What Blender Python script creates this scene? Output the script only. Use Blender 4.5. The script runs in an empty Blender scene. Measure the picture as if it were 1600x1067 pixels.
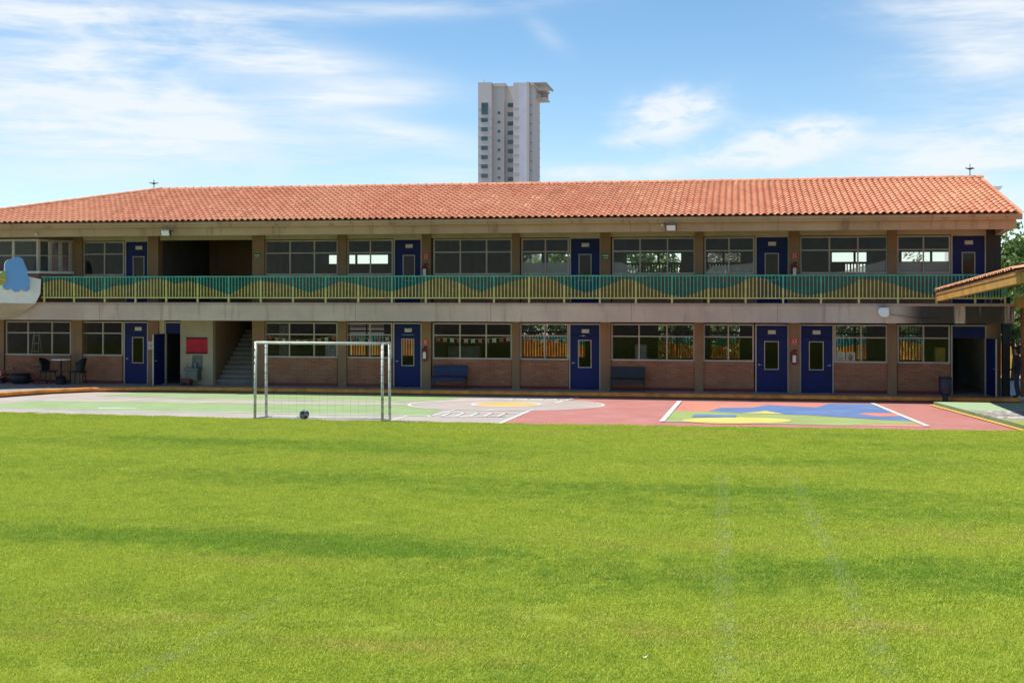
import bpy, math, random
import numpy as np
from mathutils import Vector, Matrix
R = math.radians
random.seed(7); rng = np.random.default_rng(7)
SC = bpy.context.scene
COL = SC.collection

# ---------------------------------------------------------------- camera, sky, sun, exposure
F, TH, H, HY = 2000.0, R(10), 3.825, 457.0         # focal length (px of the 1600 wide photo), yaw, eye height, horizon row
CT, ST = math.cos(TH), math.sin(TH)
cam = bpy.data.cameras.new('camera'); co = bpy.data.objects.new('camera', cam); COL.objects.link(co)
co.location = (0, 0, H); co.rotation_euler = (R(90), 0, TH)
cam.sensor_width = 36; cam.lens = 45; cam.shift_y = -(533.5 - HY) / 1600.0
cam.clip_start = 0.1; cam.clip_end = 5000
SC.camera = co
SC.view_settings.view_transform = 'Standard'; SC.view_settings.look = 'None'
SC.view_settings.gamma = 1; SC.view_settings.exposure = 0.5
SUNV = Vector((-0.48, -0.06, 1.0)).normalized()
sl = bpy.data.lights.new('sun', 'SUN'); so = bpy.data.objects.new('sun', sl); COL.objects.link(so)
sl.energy = 4.5; sl.angle = R(0.53); sl.color = (1, .955, .88)
so.rotation_euler = SUNV.to_track_quat('Z', 'Y').to_euler(); so.location = (-20, 0, 60)

def sky_world():
    w = bpy.data.worlds.new('World'); SC.world = w; w.use_nodes = True
    nt = w.node_tree; N = nt.nodes; L = nt.links; N.clear()
    def node(t, **k):
        n = N.new(t)
        for a, b in k.items(): setattr(n, a, b)
        return n
    def M(op, a, b=None, c=None):
        n = node('ShaderNodeMath', operation=op)
        for i, v in enumerate((a, b, c)):
            if v is None: continue
            if isinstance(v, (int, float)): n.inputs[i].default_value = v
            else: L.new(v, n.inputs[i])
        return n.outputs[0]
    out = node('ShaderNodeOutputWorld'); bg = node('ShaderNodeBackground'); L.new(bg.outputs[0], out.inputs[0])
    sky = node('ShaderNodeTexSky', sky_type='NISHITA', sun_disc=False)
    sky.sun_elevation = math.asin(SUNV.z); sky.sun_rotation = math.atan2(SUNV.x, SUNV.y)
    sky.altitude = 1500; sky.air_density = 1.0; sky.dust_density = 0.05; sky.ozone_density = 2.0
    bg.inputs[1].default_value = 0.105
    tc = node('ShaderNodeTexCoord'); sep = node('ShaderNodeSeparateXYZ'); L.new(tc.outputs['Generated'], sep.inputs[0])
    az = M('ARCTAN2', sep.outputs[0], sep.outputs[1])
    el = M('ARCSINE', sep.outputs[2])
    def noise(sx, sy, rot, scale, detail, rough, dist=0.0, off=0.0):
        cb = node('ShaderNodeCombineXYZ'); L.new(az, cb.inputs[0]); L.new(el, cb.inputs[1]); cb.inputs[2].default_value = off
        mp = node('ShaderNodeMapping'); mp.inputs['Rotation'].default_value = (0, 0, rot); mp.inputs['Scale'].default_value = (sx, sy, 1)
        L.new(cb.outputs[0], mp.inputs[0])
        nz = node('ShaderNodeTexNoise'); nz.inputs['Scale'].default_value = scale; nz.inputs['Detail'].default_value = detail
        nz.inputs['Roughness'].default_value = rough; nz.inputs['Distortion'].default_value = dist
        L.new(mp.outputs[0], nz.inputs[0]); return nz.outputs[0]
    fine = noise(1.0, 4.2, R(10), 7.0, 12, .62, .5, 3.1); wisp = noise(1.0, 7.5, R(13), 11.0, 10, .6, .3, 6.4)
    puff = noise(1.0, 1.7, R(3), 16.0, 10, .56, .2, 8.3)
    def blob(px, py, rx, ry, rot=0):
        a0 = math.atan((px - 800) / F) - TH; e0 = math.atan((HY - py) / F * math.cos(math.atan((px - 800) / F)))
        c, s = math.cos(R(rot)), math.sin(R(rot))
        da = M('SUBTRACT', az, a0); de = M('SUBTRACT', el, e0)
        u = M('DIVIDE', M('ADD', M('MULTIPLY', da, c), M('MULTIPLY', de, s)), rx / F)
        v = M('DIVIDE', M('SUBTRACT', M('MULTIPLY', de, c), M('MULTIPLY', da, s)), ry / F)
        d = M('ADD', M('MULTIPLY', u, u), M('MULTIPLY', v, v))
        return M('EXPONENT', M('MULTIPLY', d, -1.0))
    def total(lst):
        t = None
        for wgt, b in lst:
            q = M('MULTIPLY', blob(*b), wgt); t = q if t is None else M('ADD', t, q)
        return t
    cirrus = total([(1.0, (60, 70, 190, 60, -14)), (1.0, (230, 160, 250, 55, -12)), (.75, (420, 85, 150, 26, -6)), (.85, (560, 150, 140, 22, 4)), (.8, (640, 215, 150, 24, -12)),
                    (.6, (120, 250, 260, 40, 0)), (.5, (330, 20, 300, 16, 3)), (.45, (640, 15, 260, 16, 4)), (.55, (700, 280, 160, 22, -6)), (.35, (960, 265, 120, 16, 0)),
                    (.65, (1500, 215, 170, 34, 6)), (1.0, (1560, 75, 130, 45, 8)), (1.0, (1500, 14, 140, 26, -4)), (.65, (1540, 225, 150, 50, 5)), (.8, (330, 60, 220, 40, -12)), (.7, (100, 190, 200, 40, -6)), (.3, (850, 50, 40, 14, -40)), (.45, (1590, 280, 260, 50, 0)), (.35, (-300, 150, 300, 120, 0)), (.4, (2200, 150, 500, 120, 0))])
    cum = total([(1.15, (1050, 180, 88, 38, 4)), (.5, (965, 224, 40, 12, 0)), (1.0, (1240, 216, 120, 32, 10)), (.55, (1130, 250, 130, 24, 6)), (.5, (920, 272, 90, 12, 0)), (.4, (1460, 245, 120, 26, 3))])
    def ramp(v, a, b):
        n = node('ShaderNodeMapRange', interpolation_type='SMOOTHSTEP'); L.new(v, n.inputs[0]); n.inputs[1].default_value = a; n.inputs[2].default_value = b; return n.outputs[0]
    f1 = M('MULTIPLY', M('MINIMUM', M('MULTIPLY', cirrus, 1.12), 1.15), M('ADD', M('MULTIPLY', ramp(fine, .28, .66), .62), M('MULTIPLY', ramp(wisp, .35, .68), .38)))
    f2 = ramp(M('ADD', M('MULTIPLY', cum, .75), M('SUBTRACT', puff, .5)), .02, .78)
    f2 = M('MULTIPLY', f2, M('MINIMUM', M('MULTIPLY', cum, 2.5), 1.0))
    f2 = M('MULTIPLY', f2, ramp(noise(1.0, 2.6, R(6), 30.0, 8, .62, .4, 1.7), .2, .62))
    hz = M('MULTIPLY', M('EXPONENT', M('MULTIPLY', M('MAXIMUM', el, 0.0), -9.0)), .30)
    fac = M('MINIMUM', M('ADD', M('ADD', M('MULTIPLY', f1, .95), M('MULTIPLY', f2, .9)), hz), .93)
    hs = node('ShaderNodeHueSaturation'); hs.inputs['Hue'].default_value = .493; hs.inputs['Saturation'].default_value = 1.17; hs.inputs['Value'].default_value = 1.1; L.new(sky.outputs[0], hs.inputs['Color'])
    mx = node('ShaderNodeMix', data_type='RGBA'); L.new(fac, mx.inputs[0]); L.new(hs.outputs[0], mx.inputs[6])
    mx.inputs[7].default_value = (6.1, 6.45, 6.8, 1)
    L.new(mx.outputs[2], bg.inputs[0])
sky_world()

# ---------------------------------------------------------------- photo pixel -> real point on a known plane
def ray(px):
    a = (px - 800) / F
    return (-ST + a * CT, CT + a * ST)
def P(px, py, Y):                       # on the upright plane y = Y
    d = ray(px); t = Y / d[1]
    return Vector((d[0] * t, Y, H + (HY - py) / F * t))
def PX(px, Y): return P(px, 457, Y).x
def G(px, py, z=0.0):                   # on the level plane at height z
    t = (H - z) * F / (py - HY); d = ray(px)
    return (d[0] * t, d[1] * t)
def PV(px, py, a, b):                   # on the upright plane through plan points a, b
    d = ray(px); nx, ny = -(b[1] - a[1]), b[0] - a[0]
    t = (nx * a[0] + ny * a[1]) / (nx * d[0] + ny * d[1])
    return Vector((d[0] * t, d[1] * t, H + (HY - py) / F * t))

# ---------------------------------------------------------------- materials
def srgb(*c):
    if len(c) == 1: h = c[0]; c = [int(h[i:i + 2], 16) for i in (0, 2, 4)]
    return tuple(((v / 255) / 12.92 if v / 255 <= .04045 else ((v / 255 + .055) / 1.055) ** 2.4) for v in c)
class NT:
    def __init__(s, name):
        s.m = bpy.data.materials.new(name); s.m.use_nodes = True; s.t = s.m.node_tree; s.N = s.t.nodes; s.L = s.t.links
        s.N.clear(); s.out = s.N.new('ShaderNodeOutputMaterial'); s.b = s.N.new('ShaderNodeBsdfPrincipled'); s.L.new(s.b.outputs[0], s.out.inputs[0])
    def n(s, t, **k):
        x = s.N.new(t)
        for a, b in k.items(): setattr(x, a, b)
        return x
    def math(s, op, a, b=None):
        x = s.n('ShaderNodeMath', operation=op)
        for i, v in enumerate((a, b)):
            if v is None: continue
            if isinstance(v, (int, float)): x.inputs[i].default_value = v
            else: s.L.new(v, x.inputs[i])
        return x.outputs[0]
    def pos(s, scale=(1, 1, 1), rot=(0, 0, 0)):
        g = s.n('ShaderNodeNewGeometry'); mp = s.n('ShaderNodeMapping'); mp.inputs['Scale'].default_value = scale; mp.inputs['Rotation'].default_value = rot
        s.L.new(g.outputs['Position'], mp.inputs[0]); return mp.outputs[0]
    def noise(s, vec, scale, detail=4, rough=.55, dist=0):
        x = s.n('ShaderNodeTexNoise'); s.L.new(vec, x.inputs[0]); x.inputs['Scale'].default_value = scale; x.inputs['Detail'].default_value = detail
        x.inputs['Roughness'].default_value = rough; x.inputs['Distortion'].default_value = dist; return x.outputs[0]
    def ramp(s, v, a, b, lo=0., hi=1.):
        x = s.n('ShaderNodeMapRange', interpolation_type='SMOOTHSTEP'); s.L.new(v, x.inputs[0])
        for i, q in zip((1, 2, 3, 4), (a, b, lo, hi)): x.inputs[i].default_value = q
        return x.outputs[0]
    def mix(s, f, a, b, mode='MIX'):
        x = s.n('ShaderNodeMix', data_type='RGBA', blend_type=mode)
        if isinstance(f, (int, float)): x.inputs[0].default_value = f
        else: s.L.new(f, x.inputs[0])
        for i, v in ((6, a), (7, b)):
            if isinstance(v, tuple): x.inputs[i].default_value = (*v[:3], 1)
            else: s.L.new(v, x.inputs[i])
        return x.outputs[2]
    def col(s, v):
        if isinstance(v, tuple): s.b.inputs['Base Color'].default_value = (*v[:3], 1)
        else: s.L.new(v, s.b.inputs['Base Color'])
    def bump(s, h, strength=.3, dist=.02):
        x = s.n('ShaderNodeBump'); x.inputs['Strength'].default_value = strength; x.inputs['Distance'].default_value = dist
        s.L.new(h, x.inputs['Height']); s.L.new(x.outputs[0], s.b.inputs['Normal'])
def mat(name, c, rough=.7, var=.12, scale=3.0, stretch=(1, 1, 1), metal=0, bump=0, spec=.35):
    t = NT(name); v = t.pos(stretch)
    a = t.noise(v, scale, 6, .6); d = tuple(x * (1 - var * 1.6) for x in c); l = tuple(min(1, x * (1 + var)) for x in c)
    t.col(t.mix(t.ramp(a, .3, .7), d, l)); t.b.inputs['Roughness'].default_value = rough; t.b.inputs['Metallic'].default_value = metal
    t.b.inputs['Specular IOR Level'].default_value = spec
    if bump: t.bump(t.noise(v, scale * 6, 4), bump, .01)
    return t.m
MT = {}
MT['concrete'] = None
def concrete(name, c, stain, amt, drip=True):
    t = NT(name); v = t.pos(); a = t.noise(v, .55, 6, .6); b = t.noise(t.pos((1.6, 1.6, .18)), 2.2, 6, .6); f = t.noise(v, 14, 5, .65)
    base = t.mix(t.ramp(a, .32, .7), tuple(x * .84 for x in c), tuple(x * 1.1 for x in c))
    base = t.mix(t.math('MULTIPLY', t.ramp(f, .35, .75), .16), base, tuple(x * .6 for x in c))
    if drip: base = t.mix(t.math('MULTIPLY', t.ramp(b, .52, .74), amt), base, stain)
    if drip:                              # casting joints
        sx = t.n('ShaderNodeSeparateXYZ'); t.L.new(v, sx.inputs[0]); jm = t.math('PINGPONG', t.math('ADD', sx.outputs[0], 60.3), 2.57); base = t.mix(t.ramp(jm, .006, .022, .6, 0), base, tuple(x * .35 for x in c))
    if name == 'slab_concrete':          # black mildew streaks plus painted-in canopy shade near the right end
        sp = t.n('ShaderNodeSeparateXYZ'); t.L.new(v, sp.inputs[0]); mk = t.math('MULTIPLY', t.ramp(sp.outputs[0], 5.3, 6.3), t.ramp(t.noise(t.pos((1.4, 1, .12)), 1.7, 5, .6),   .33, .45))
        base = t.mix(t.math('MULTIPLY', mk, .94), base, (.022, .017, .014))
    t.col(base); t.b.inputs['Roughness'].default_value = .88; t.bump(f, .25, .01); return t.m
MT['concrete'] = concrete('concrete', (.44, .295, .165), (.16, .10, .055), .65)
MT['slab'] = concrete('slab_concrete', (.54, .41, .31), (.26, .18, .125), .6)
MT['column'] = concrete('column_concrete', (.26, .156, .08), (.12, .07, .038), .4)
MT['plaster'] = mat('cream_plaster', (.46, .38, .26), .85, .1, 1.2)
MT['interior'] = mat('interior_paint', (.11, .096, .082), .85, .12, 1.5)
MT['floor'] = mat('walkway_cement', (.33, .3, .27), .6, .16, 2.2)
MT['ceiling'] = mat('soffit', (.3, .25, .18), .9, .12, 1)
def brick():
    t = NT('ribbed_brick'); v = t.pos()
    cb = t.n('ShaderNodeCombineXYZ'); sp = t.n('ShaderNodeSeparateXYZ'); t.L.new(v, sp.inputs[0]); t.L.new(sp.outputs[0], cb.inputs[0]); t.L.new(sp.outputs[2], cb.inputs[1])
    br = t.n('ShaderNodeTexBrick'); t.L.new(cb.outputs[0], br.inputs[0]); br.inputs['Scale'].default_value = 1
    br.inputs['Brick Width'].default_value = .29; br.inputs['Row Height'].default_value = .082; br.inputs['Mortar Size'].default_value = .009; br.inputs['Bias'].default_value = 0
    br.inputs['Color1'].default_value = (.27, .098, .042, 1); br.inputs['Color2'].default_value = (.36, .15, .07, 1); br.inputs['Mortar'].default_value = (.12, .06, .036, 1)
    f = t.noise(v, 1.6, 5); row = t.noise(t.pos((.25, 1, 14)), 1.5, 3)
    c = t.mix(t.math('MULTIPLY', t.ramp(row, .45, .7), .5), br.outputs[0], (.16, .085, .05))
    c = t.mix(t.math('MULTIPLY', t.ramp(f, .35, .7), .35), c, (.36, .19, .105))
    t.col(c); t.b.inputs['Roughness'].default_value = .85; t.bump(br.outputs['Fac'], -.5, .012); return t.m
MT['brick'] = brick()
MT['redbase'] = mat('red_skirting', (.15, .02, .018), .6)
MT['frame'] = mat('aluminium_frame', (.43, .37, .305), .5, .08, 2)
MT['door'] = mat('navy_door', (.006, .013, .088), .5, .15, 1.2, spec=.2)
MT['sign'] = mat('cream_plate', (.55, .5, .4), .5, .1, 6)
MT['metal'] = mat('steel', (.5, .5, .48), .35, .1, 4, metal=.8)
MT['dark'] = mat('dark_plastic', (.015, .016, .018), .5)
MT['black'] = mat('black', (.008, .008, .008), .55)
MT['white'] = mat('white_paint', (.78, .77, .74), .55, .05, 2)
MT['teal'] = mat('teal_paint', (.07, .33, .225), .5, .12, 3)
MT['lime'] = mat('lime_paint', (.54, .5, .17), .5, .1, 3)
MT['tealnet'] = mat('teal_mesh', (.03, .13, .10), .6, .12, 3)
MT['limenet'] = mat('ochre_mesh', (.25, .165, .035), .6, .12, 3)
MT['orange'] = mat('orange_kerb_paint', (.75, .27, .035), .6, .2, 2.5)
MT['kerbdark'] = mat('kerb_side', (.16, .06, .03), .8)
MT['red'] = mat('red_paint', (.55, .025, .02), .5)
MT['skyblue'] = mat('sky_blue_board', (.16, .36, .68), .55, .05, 1)
MT['canopy'] = mat('ochre_fascia', (.40, .215, .05), .7, .14, 1.5)
MT['canopybrown'] = mat('brown_fascia', (.3, .13, .05), .7, .14, 2)
MT['post'] = mat('orange_post', (.3, .09, .03), .6)
MT['towerwall'] = mat('tower_wall', (.60, .54, .50), .85, .03, .05)
MT['towerlight'] = mat('tower_pale_panel', (.66, .63, .70), .8, .04, .2)
MT['towerglass'] = mat('tower_glass', (.05, .085, .09), .12, .3, .35, spec=.8)
MT['paper'] = mat('paper', (.7, .68, .62), .8, .05, 9)
MT['bark'] = mat('bark', (.11, .08, .055), .9, .3, 6, (1, 1, .3))
def glass():
    t = NT('window_glass'); t.N.remove(t.b)
    tr = t.n('ShaderNodeBsdfTransparent'); tr.inputs[0].default_value = (.91, .93, .92, 1)
    gl = t.n('ShaderNodeBsdfGlossy'); gl.inputs['Roughness'].default_value = .03; gl.inputs[0].default_value = (1, 1, 1, 1)
    lw = t.n('ShaderNodeLayerWeight'); lw.inputs[0].default_value = .25
    mx = t.n('ShaderNodeMixShader'); t.L.new(t.math('ADD', t.math('MULTIPLY', lw.outputs[0], .10), .007), mx.inputs[0]); t.L.new(tr.outputs[0], mx.inputs[1]); t.L.new(gl.outputs[0], mx.inputs[2])
    t.L.new(mx.outputs[0], t.out.inputs[0]); return t.m
MT['glass'] = glass()
def tiles_mat():
    t = NT('clay_tile'); at = t.n('ShaderNodeAttribute'); at.attribute_name = 'tint'
    c = t.mix(at.outputs['Fac'], (.53, .20, .105), (.65, .295, .17))
    v = t.pos(); f = t.noise(v, 9, 6, .65); g = t.noise(v, .22, 4)
    c = t.mix(t.math('MULTIPLY', t.ramp(f, .58, .82), .2), c, (.3, .1, .06))
    c = t.mix(t.math('MULTIPLY', t.ramp(g, .4, .65), .4), c, (.64, .34, .18))
    k = t.noise(t.pos((1.3, .16, .3)), 1.1, 6, .65); c = t.mix(t.math('MULTIPLY', t.ramp(k, .5, .75), .3), c, (.3, .13, .08))
    t.col(c); t.b.inputs['Roughness'].default_value = .72; t.b.inputs['Specular IOR Level'].default_value = .3; return t.m
MT['tile'] = tiles_mat()
def leaf_mat(name, a, b):
    t = NT(name); at = t.n('ShaderNodeAttribute'); at.attribute_name = 'tint'
    t.col(t.mix(at.outputs['Fac'], a, b)); t.b.inputs['Roughness'].default_value = .5
    tl = t.n('ShaderNodeBsdfTranslucent'); t.L.new(t.mix(at.outputs['Fac'], tuple(x * 1.3 for x in a), tuple(x * 1.3 for x in b)), tl.inputs[0])
    mx = t.n('ShaderNodeMixShader'); mx.inputs[0].default_value = .3; t.L.new(t.b.outputs[0], mx.inputs[1]); t.L.new(tl.outputs[0], mx.inputs[2]); t.L.new(mx.outputs[0], t.out.inputs[0]); return t.m
MT['leaf'] = leaf_mat('leaves', (.045, .095, .018), (.17, .25, .05))
MT['leafdry'] = leaf_mat('dry_leaves', (.10, .10, .05), (.30, .28, .2))
def court_paint(name, c, dirt=.22):
    t = NT(name); v = t.pos(); a = t.noise(v, .8, 6, .6); f = t.noise(v, 7, 6, .7)
    b = t.mix(t.ramp(a, .3, .7), tuple(x * .9 for x in c), tuple(min(1, x * 1.06) for x in c))
    b = t.mix(t.math('MULTIPLY', t.ramp(f, .52, .78), dirt), b, (.3, .26, .22)); k = t.noise(t.pos((.5, 1.2, 1)), 1.0, 7, .7, .6); b = t.mix(t.math('MULTIPLY', t.ramp(k, .5, .72), dirt * 1.6), b, (.42, .36, .31)); t.col(b); t.b.inputs['Roughness'].default_value = .75; return t.m
CP = dict(beige=court_paint('court_beige', (.40, .345, .31)), green=court_paint('court_green', (.255, .35, .155)), red=court_paint('court_red', (.42, .165, .14)), salmon=court_paint('court_salmon', (.56, .21, .15)),
          blue=court_paint('court_blue', (.10, .18, .37)), lawngreen=court_paint('mural_green', (.27, .35, .11)), yellow=court_paint('court_yellow', (.58, .5, .11)), gold=court_paint('court_gold', (.58, .4, .12)),
          white=court_paint('court_white', (.64, .62, .58), .3), mint=court_paint('court_mint', (.4, .54, .4)), orange=court_paint('court_orange', (.8, .38, .1)))

# ---------------------------------------------------------------- mesh helpers
WL = {}                                 # world place of every empty and part
class MB:
    def __init__(s): s.v = []; s.f = []; s.mi = []; s.cur = 0
    def add(s, vs, fs):
        o = len(s.v); s.v += [tuple(q) for q in vs]; s.f += [tuple(i + o for i in q) for q in fs]; s.mi += [s.cur] * len(fs); return s
    def box(s, x0, x1, y0, y1, z0, z1):
        return s.add([(x0, y0, z0), (x1, y0, z0), (x1, y1, z0), (x0, y1, z0), (x0, y0, z1), (x1, y0, z1), (x1, y1, z1), (x0, y1, z1)],
                     [(0, 3, 2, 1), (4, 5, 6, 7), (0, 1, 5, 4), (1, 2, 6, 5), (2, 3, 7, 6), (3, 0, 4, 7)])
    def obox(s, c, ax, ay, az):         # centre and three half-axis vectors
        c, ax, ay, az = map(Vector, (c, ax, ay, az))
        vs = [c + ax * i + ay * j + az * k for k in (-1, 1) for i, j in ((-1, -1), (1, -1), (1, 1), (-1, 1))]
        return s.add(vs, [(0, 3, 2, 1), (4, 5, 6, 7), (0, 1, 5, 4), (1, 2, 6, 5), (2, 3, 7, 6), (3, 0, 4, 7)])
    def poly(s, pts): return s.add(pts, [tuple(range(len(pts)))])
    def prism(s, pts, off):             # a flat outline and the vector it is thickened along
        n = len(pts); off = Vector(off); a = [Vector(p) for p in pts]; b = [p + off for p in a]
        return s.add(a + b, [tuple(range(n))[::-1], tuple(range(n, 2 * n))] + [(i, (i + 1) % n, n + (i + 1) % n, n + i) for i in range(n)])
    def tube(s, pts, r, n=8, caps=True):
        pts = [Vector(p) for p in pts]; rs = r if isinstance(r, (list, tuple)) else [r] * len(pts); vs = []; fs = []
        for i, p in enumerate(pts):
            d = (pts[min(i + 1, len(pts) - 1)] - pts[max(i - 1, 0)]).normalized()
            u = d.cross(Vector((0, 0, 1)) if abs(d.z) < .9 else Vector((1, 0, 0))).normalized(); w = d.cross(u)
            vs += [p + (u * math.cos(2 * math.pi * k / n) + w * math.sin(2 * math.pi * k / n)) * rs[i] for k in range(n)]
        for i in range(len(pts) - 1):
            fs += [(i * n + k, i * n + (k + 1) % n, (i + 1) * n + (k + 1) % n, (i + 1) * n + k) for k in range(n)]
        if caps: fs += [tuple(range(n))[::-1], tuple(range((len(pts) - 1) * n, len(pts) * n))]
        return s.add(vs, fs)
    def lathe(s, c, prof, n=20):
        vs = []; fs = []
        for r, z in prof: vs += [(c[0] + r * math.cos(2 * math.pi * k / n), c[1] + r * math.sin(2 * math.pi * k / n), c[2] + z) for k in range(n)]
        for i in range(len(prof) - 1): fs += [(i * n + k, i * n + (k + 1) % n, (i + 1) * n + (k + 1) % n, (i + 1) * n + k) for k in range(n)]
        fs += [tuple(range(n))[::-1], tuple(range((len(prof) - 1) * n, len(prof) * n))]
        return s.add(vs, fs)
    def build(s, name, mats, parent=None, smooth=False, tint=None, bevel=0):
        m = bpy.data.meshes.new(name); mats = mats if isinstance(mats, (list, tuple)) else [mats]
        a = np.array(s.v, dtype=float); lo, hi = a.min(0), a.max(0); base = Vector(((lo[0] + hi[0]) / 2, (lo[1] + hi[1]) / 2, lo[2]))
        m.from_pydata((a - np.array(base)).tolist(), [], s.f)
        for q in mats: m.materials.append(MT[q] if isinstance(q, str) else q)
        if len(mats) > 1: m.polygons.foreach_set('material_index', s.mi)
        if smooth: m.polygons.foreach_set('use_smooth', [True] * len(m.polygons))
        if tint is not None: m.attributes.new('tint', 'FLOAT', 'FACE').data.foreach_set('value', np.array(tint, dtype=np.float32))
        m.update(); o = bpy.data.objects.new(name, m); COL.objects.link(o)
        if parent is not None: o.parent = parent; o.location = base - WL[parent.name]
        else: o.location = base
        WL[o.name] = base
        if bevel: b = o.modifiers.new('bevel', 'BEVEL'); b.width = bevel; b.segments = 2; b.limit_method = 'ANGLE'
        return o
def tag(o, label, cat, group=None):
    o['label'] = label; o['category'] = cat
    if group: o['group'] = group
    return o
def thing(name, label, cat, loc, group=None):
    o = bpy.data.objects.new(name, None); COL.objects.link(o); o.location = loc; WL[o.name] = Vector(loc); o.empty_display_size = .3
    return tag(o, label, cat, group)
def struct(o): o['kind'] = 'structure'; return o
def copy_tree(o, loc, label=None, parent=None):
    c = o.copy(); COL.objects.link(c)
    if parent is None: c.location = loc
    else: c.parent = parent
    if label: c['label'] = label
    for ch in o.children: copy_tree(ch, None, None, c)
    return c

# ---------------------------------------------------------------- ground, lawn, court
YF, YK, YS, YR = 47.9, 56.5, 46.0, 46.02           # facade, back wall, slab edge, railing
Z1, Z2 = .17, 3.44                                  # walkway and upper floor
struct(MB().poly([(-1500, -600, -.06), (1500, -600, -.06), (1500, 2500, -.06), (-1500, 2500, -.06)]).build('ground', mat('bare_ground', (.26, .23, .19), .9, .2, .3)))
struct(MB().poly([(-48, 30, 0), (18, 30, 0), (18, 46.6, 0), (-48, 46.6, 0)]).build('court', CP['beige']))
struct(MB().poly([(9.6, 46.6, .0), (40, 46.6, .0), (40, 100, .0), (9.6, 100, .0)]).build('rear_yard', court_paint('yard_paving', (.5, .47, .42))))
struct(MB().poly([(-34, 56.7, .004), (9.6, 56.7, .004), (9.6, 100, .004), (-34, 100, .004)]).build('garden_bed', mat('garden_soil', (.17, .155, .12), .9, .3, 1)))
EDGE = [(-48, 40.0), (-32, 38.2), (-23.1, 37.25), (-14.28, 36.64), (-6.45, 36.57), (.84, 36.79), (7.73, 37.0), (18, 37.3)]
def grass_colour(t):
    """Lawn colour: broad tufted bands, dry patches, worn chalk lines."""
    v = t.pos((.16, .5, 0), (0, 0, R(-7))); a = t.noise(v, 1.0, 4, .5, .4); b = t.noise(t.pos((1, 1, 0)), 1.3, 5, .6); c = t.noise(t.pos((1, 1, 0)), 26, 5, .75); e = t.noise(t.pos((1, 1, 0)), 3.7, 4, .6)
    g = t.n('ShaderNodeNewGeometry'); sp = t.n('ShaderNodeSeparateXYZ'); t.L.new(g.outputs['Position'], sp.inputs[0]); X, Y = sp.outputs[0], sp.outputs[1]
    def patch(px, py, rx, ry, rot):
        x0, y0 = G(px, py); cs, sn = math.cos(R(rot)), math.sin(R(rot)); dx = t.math('SUBTRACT', X, x0); dy = t.math('SUBTRACT', Y, y0)
        u = t.math('DIVIDE', t.math('ADD', t.math('MULTIPLY', dx, cs), t.math('MULTIPLY', dy, sn)), rx); w = t.math('DIVIDE', t.math('SUBTRACT', t.math('MULTIPLY', dy, cs), t.math('MULTIPLY', dx, sn)), ry)
        return t.math('EXPONENT', t.math('MULTIPLY', t.math('ADD', t.math('MULTIPLY', u, u), t.math('MULTIPLY', w, w)), -1.0))
    dk = None
    for wt, q in ((.9, (180, 835, 3.6, .95, 0)), (.95, (520, 855, 2.6, .75, 2)), (.9, (720, 870, 2.6, .6, 0)), (.75, (440, 745, 3.6, .8, 0)), (.9, (880, 764, 4.6, .8, 6)), (.85, (1110, 770, 3.4, .7, 3)), (.7, (1350, 800, 3.4, 1.6, 5)), (.8, (1100, 905, 2.4, .8, 8)),
                 (.8, (1400, 890, 2.4, .8, 8)), (.8, (1560, 925, 1.6, .7, 0)), (.6, (560, 705, 5, 1.1, 4)), (.6, (1180, 720, 4, .9, 0)), (.7, (1350, 683, 1.1, .7, 0)), (.5, (1500, 700, 3, .9, 0)), (.5, (100, 690, 5, .9, 0)), (.6, (330, 690, 4, .7, 0)), (.5, (800, 1060, 1.2, .35, 5)), (.45, (150, 925, 1.5, .4, 0))):
        m = t.math('MULTIPLY', patch(*q), wt); dk = m if dk is None else t.math('ADD', dk, m)
    dk = t.math('MULTIPLY', dk, t.ramp(e, .3, .7, .5, 1.05)); dk = t.math('MULTIPLY', dk, t.ramp(a, .3, .7, .6, 1.0))
    dk = t.math('ADD', dk, t.math('MULTIPLY', t.math('SUBTRACT', a, .5), .9)); dk = t.math('ADD', dk, t.math('MULTIPLY', t.math('SUBTRACT', b, .5), 1.5)); dk = t.math('ADD', dk, t.math('MULTIPLY', t.math('SUBTRACT', e, .5), 1.1))
    col = t.mix(t.ramp(dk, -.3, 1.0), (.555, .625, .075), (.28, .44, .044))
    dry = None
    for q in ((500, 668, 2.4, .5, 0), (560, 1010, 1.0, .3, 0), (400, 880, 1.6, .3, 0), (1060, 660 + 20, 4, .5, 0), (1450, 985, 1.2, .3, 0), (700, 1030, 1.2, .3, 0), (950, 990, 1.3, .45, 10), (1230, 985, 1.0, .35, 5), (1230, 1030, .7, .2, 0), (200, 970, 1.6, .5, 0), (1140, 735, 2.2, .6, 0), (640, 720, 2.5, .5, 0), (1010, 850, 2, .5, 0), (1500, 840, 1.8, .7, 0), (60, 1000, .8, .3, 0)):
        m = patch(*q); dry = m if dry is None else t.math('ADD', dry, m)
    dry = t.math('MULTIPLY', t.math('MINIMUM', t.math('ADD', t.math('MULTIPLY', dry, .75), t.ramp(t.noise(t.pos((.5, 1, 0)), .9, 4), .5, .95)), 1.0), t.ramp(b, .35, .65))
    col = t.mix(t.math('MULTIPLY', dry, .7), col, (.70, .58, .16))
    col = t.mix(t.math('MULTIPLY', t.ramp(c, .5, .68), .5), col, (.10, .15, .02))
    ch = None
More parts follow.
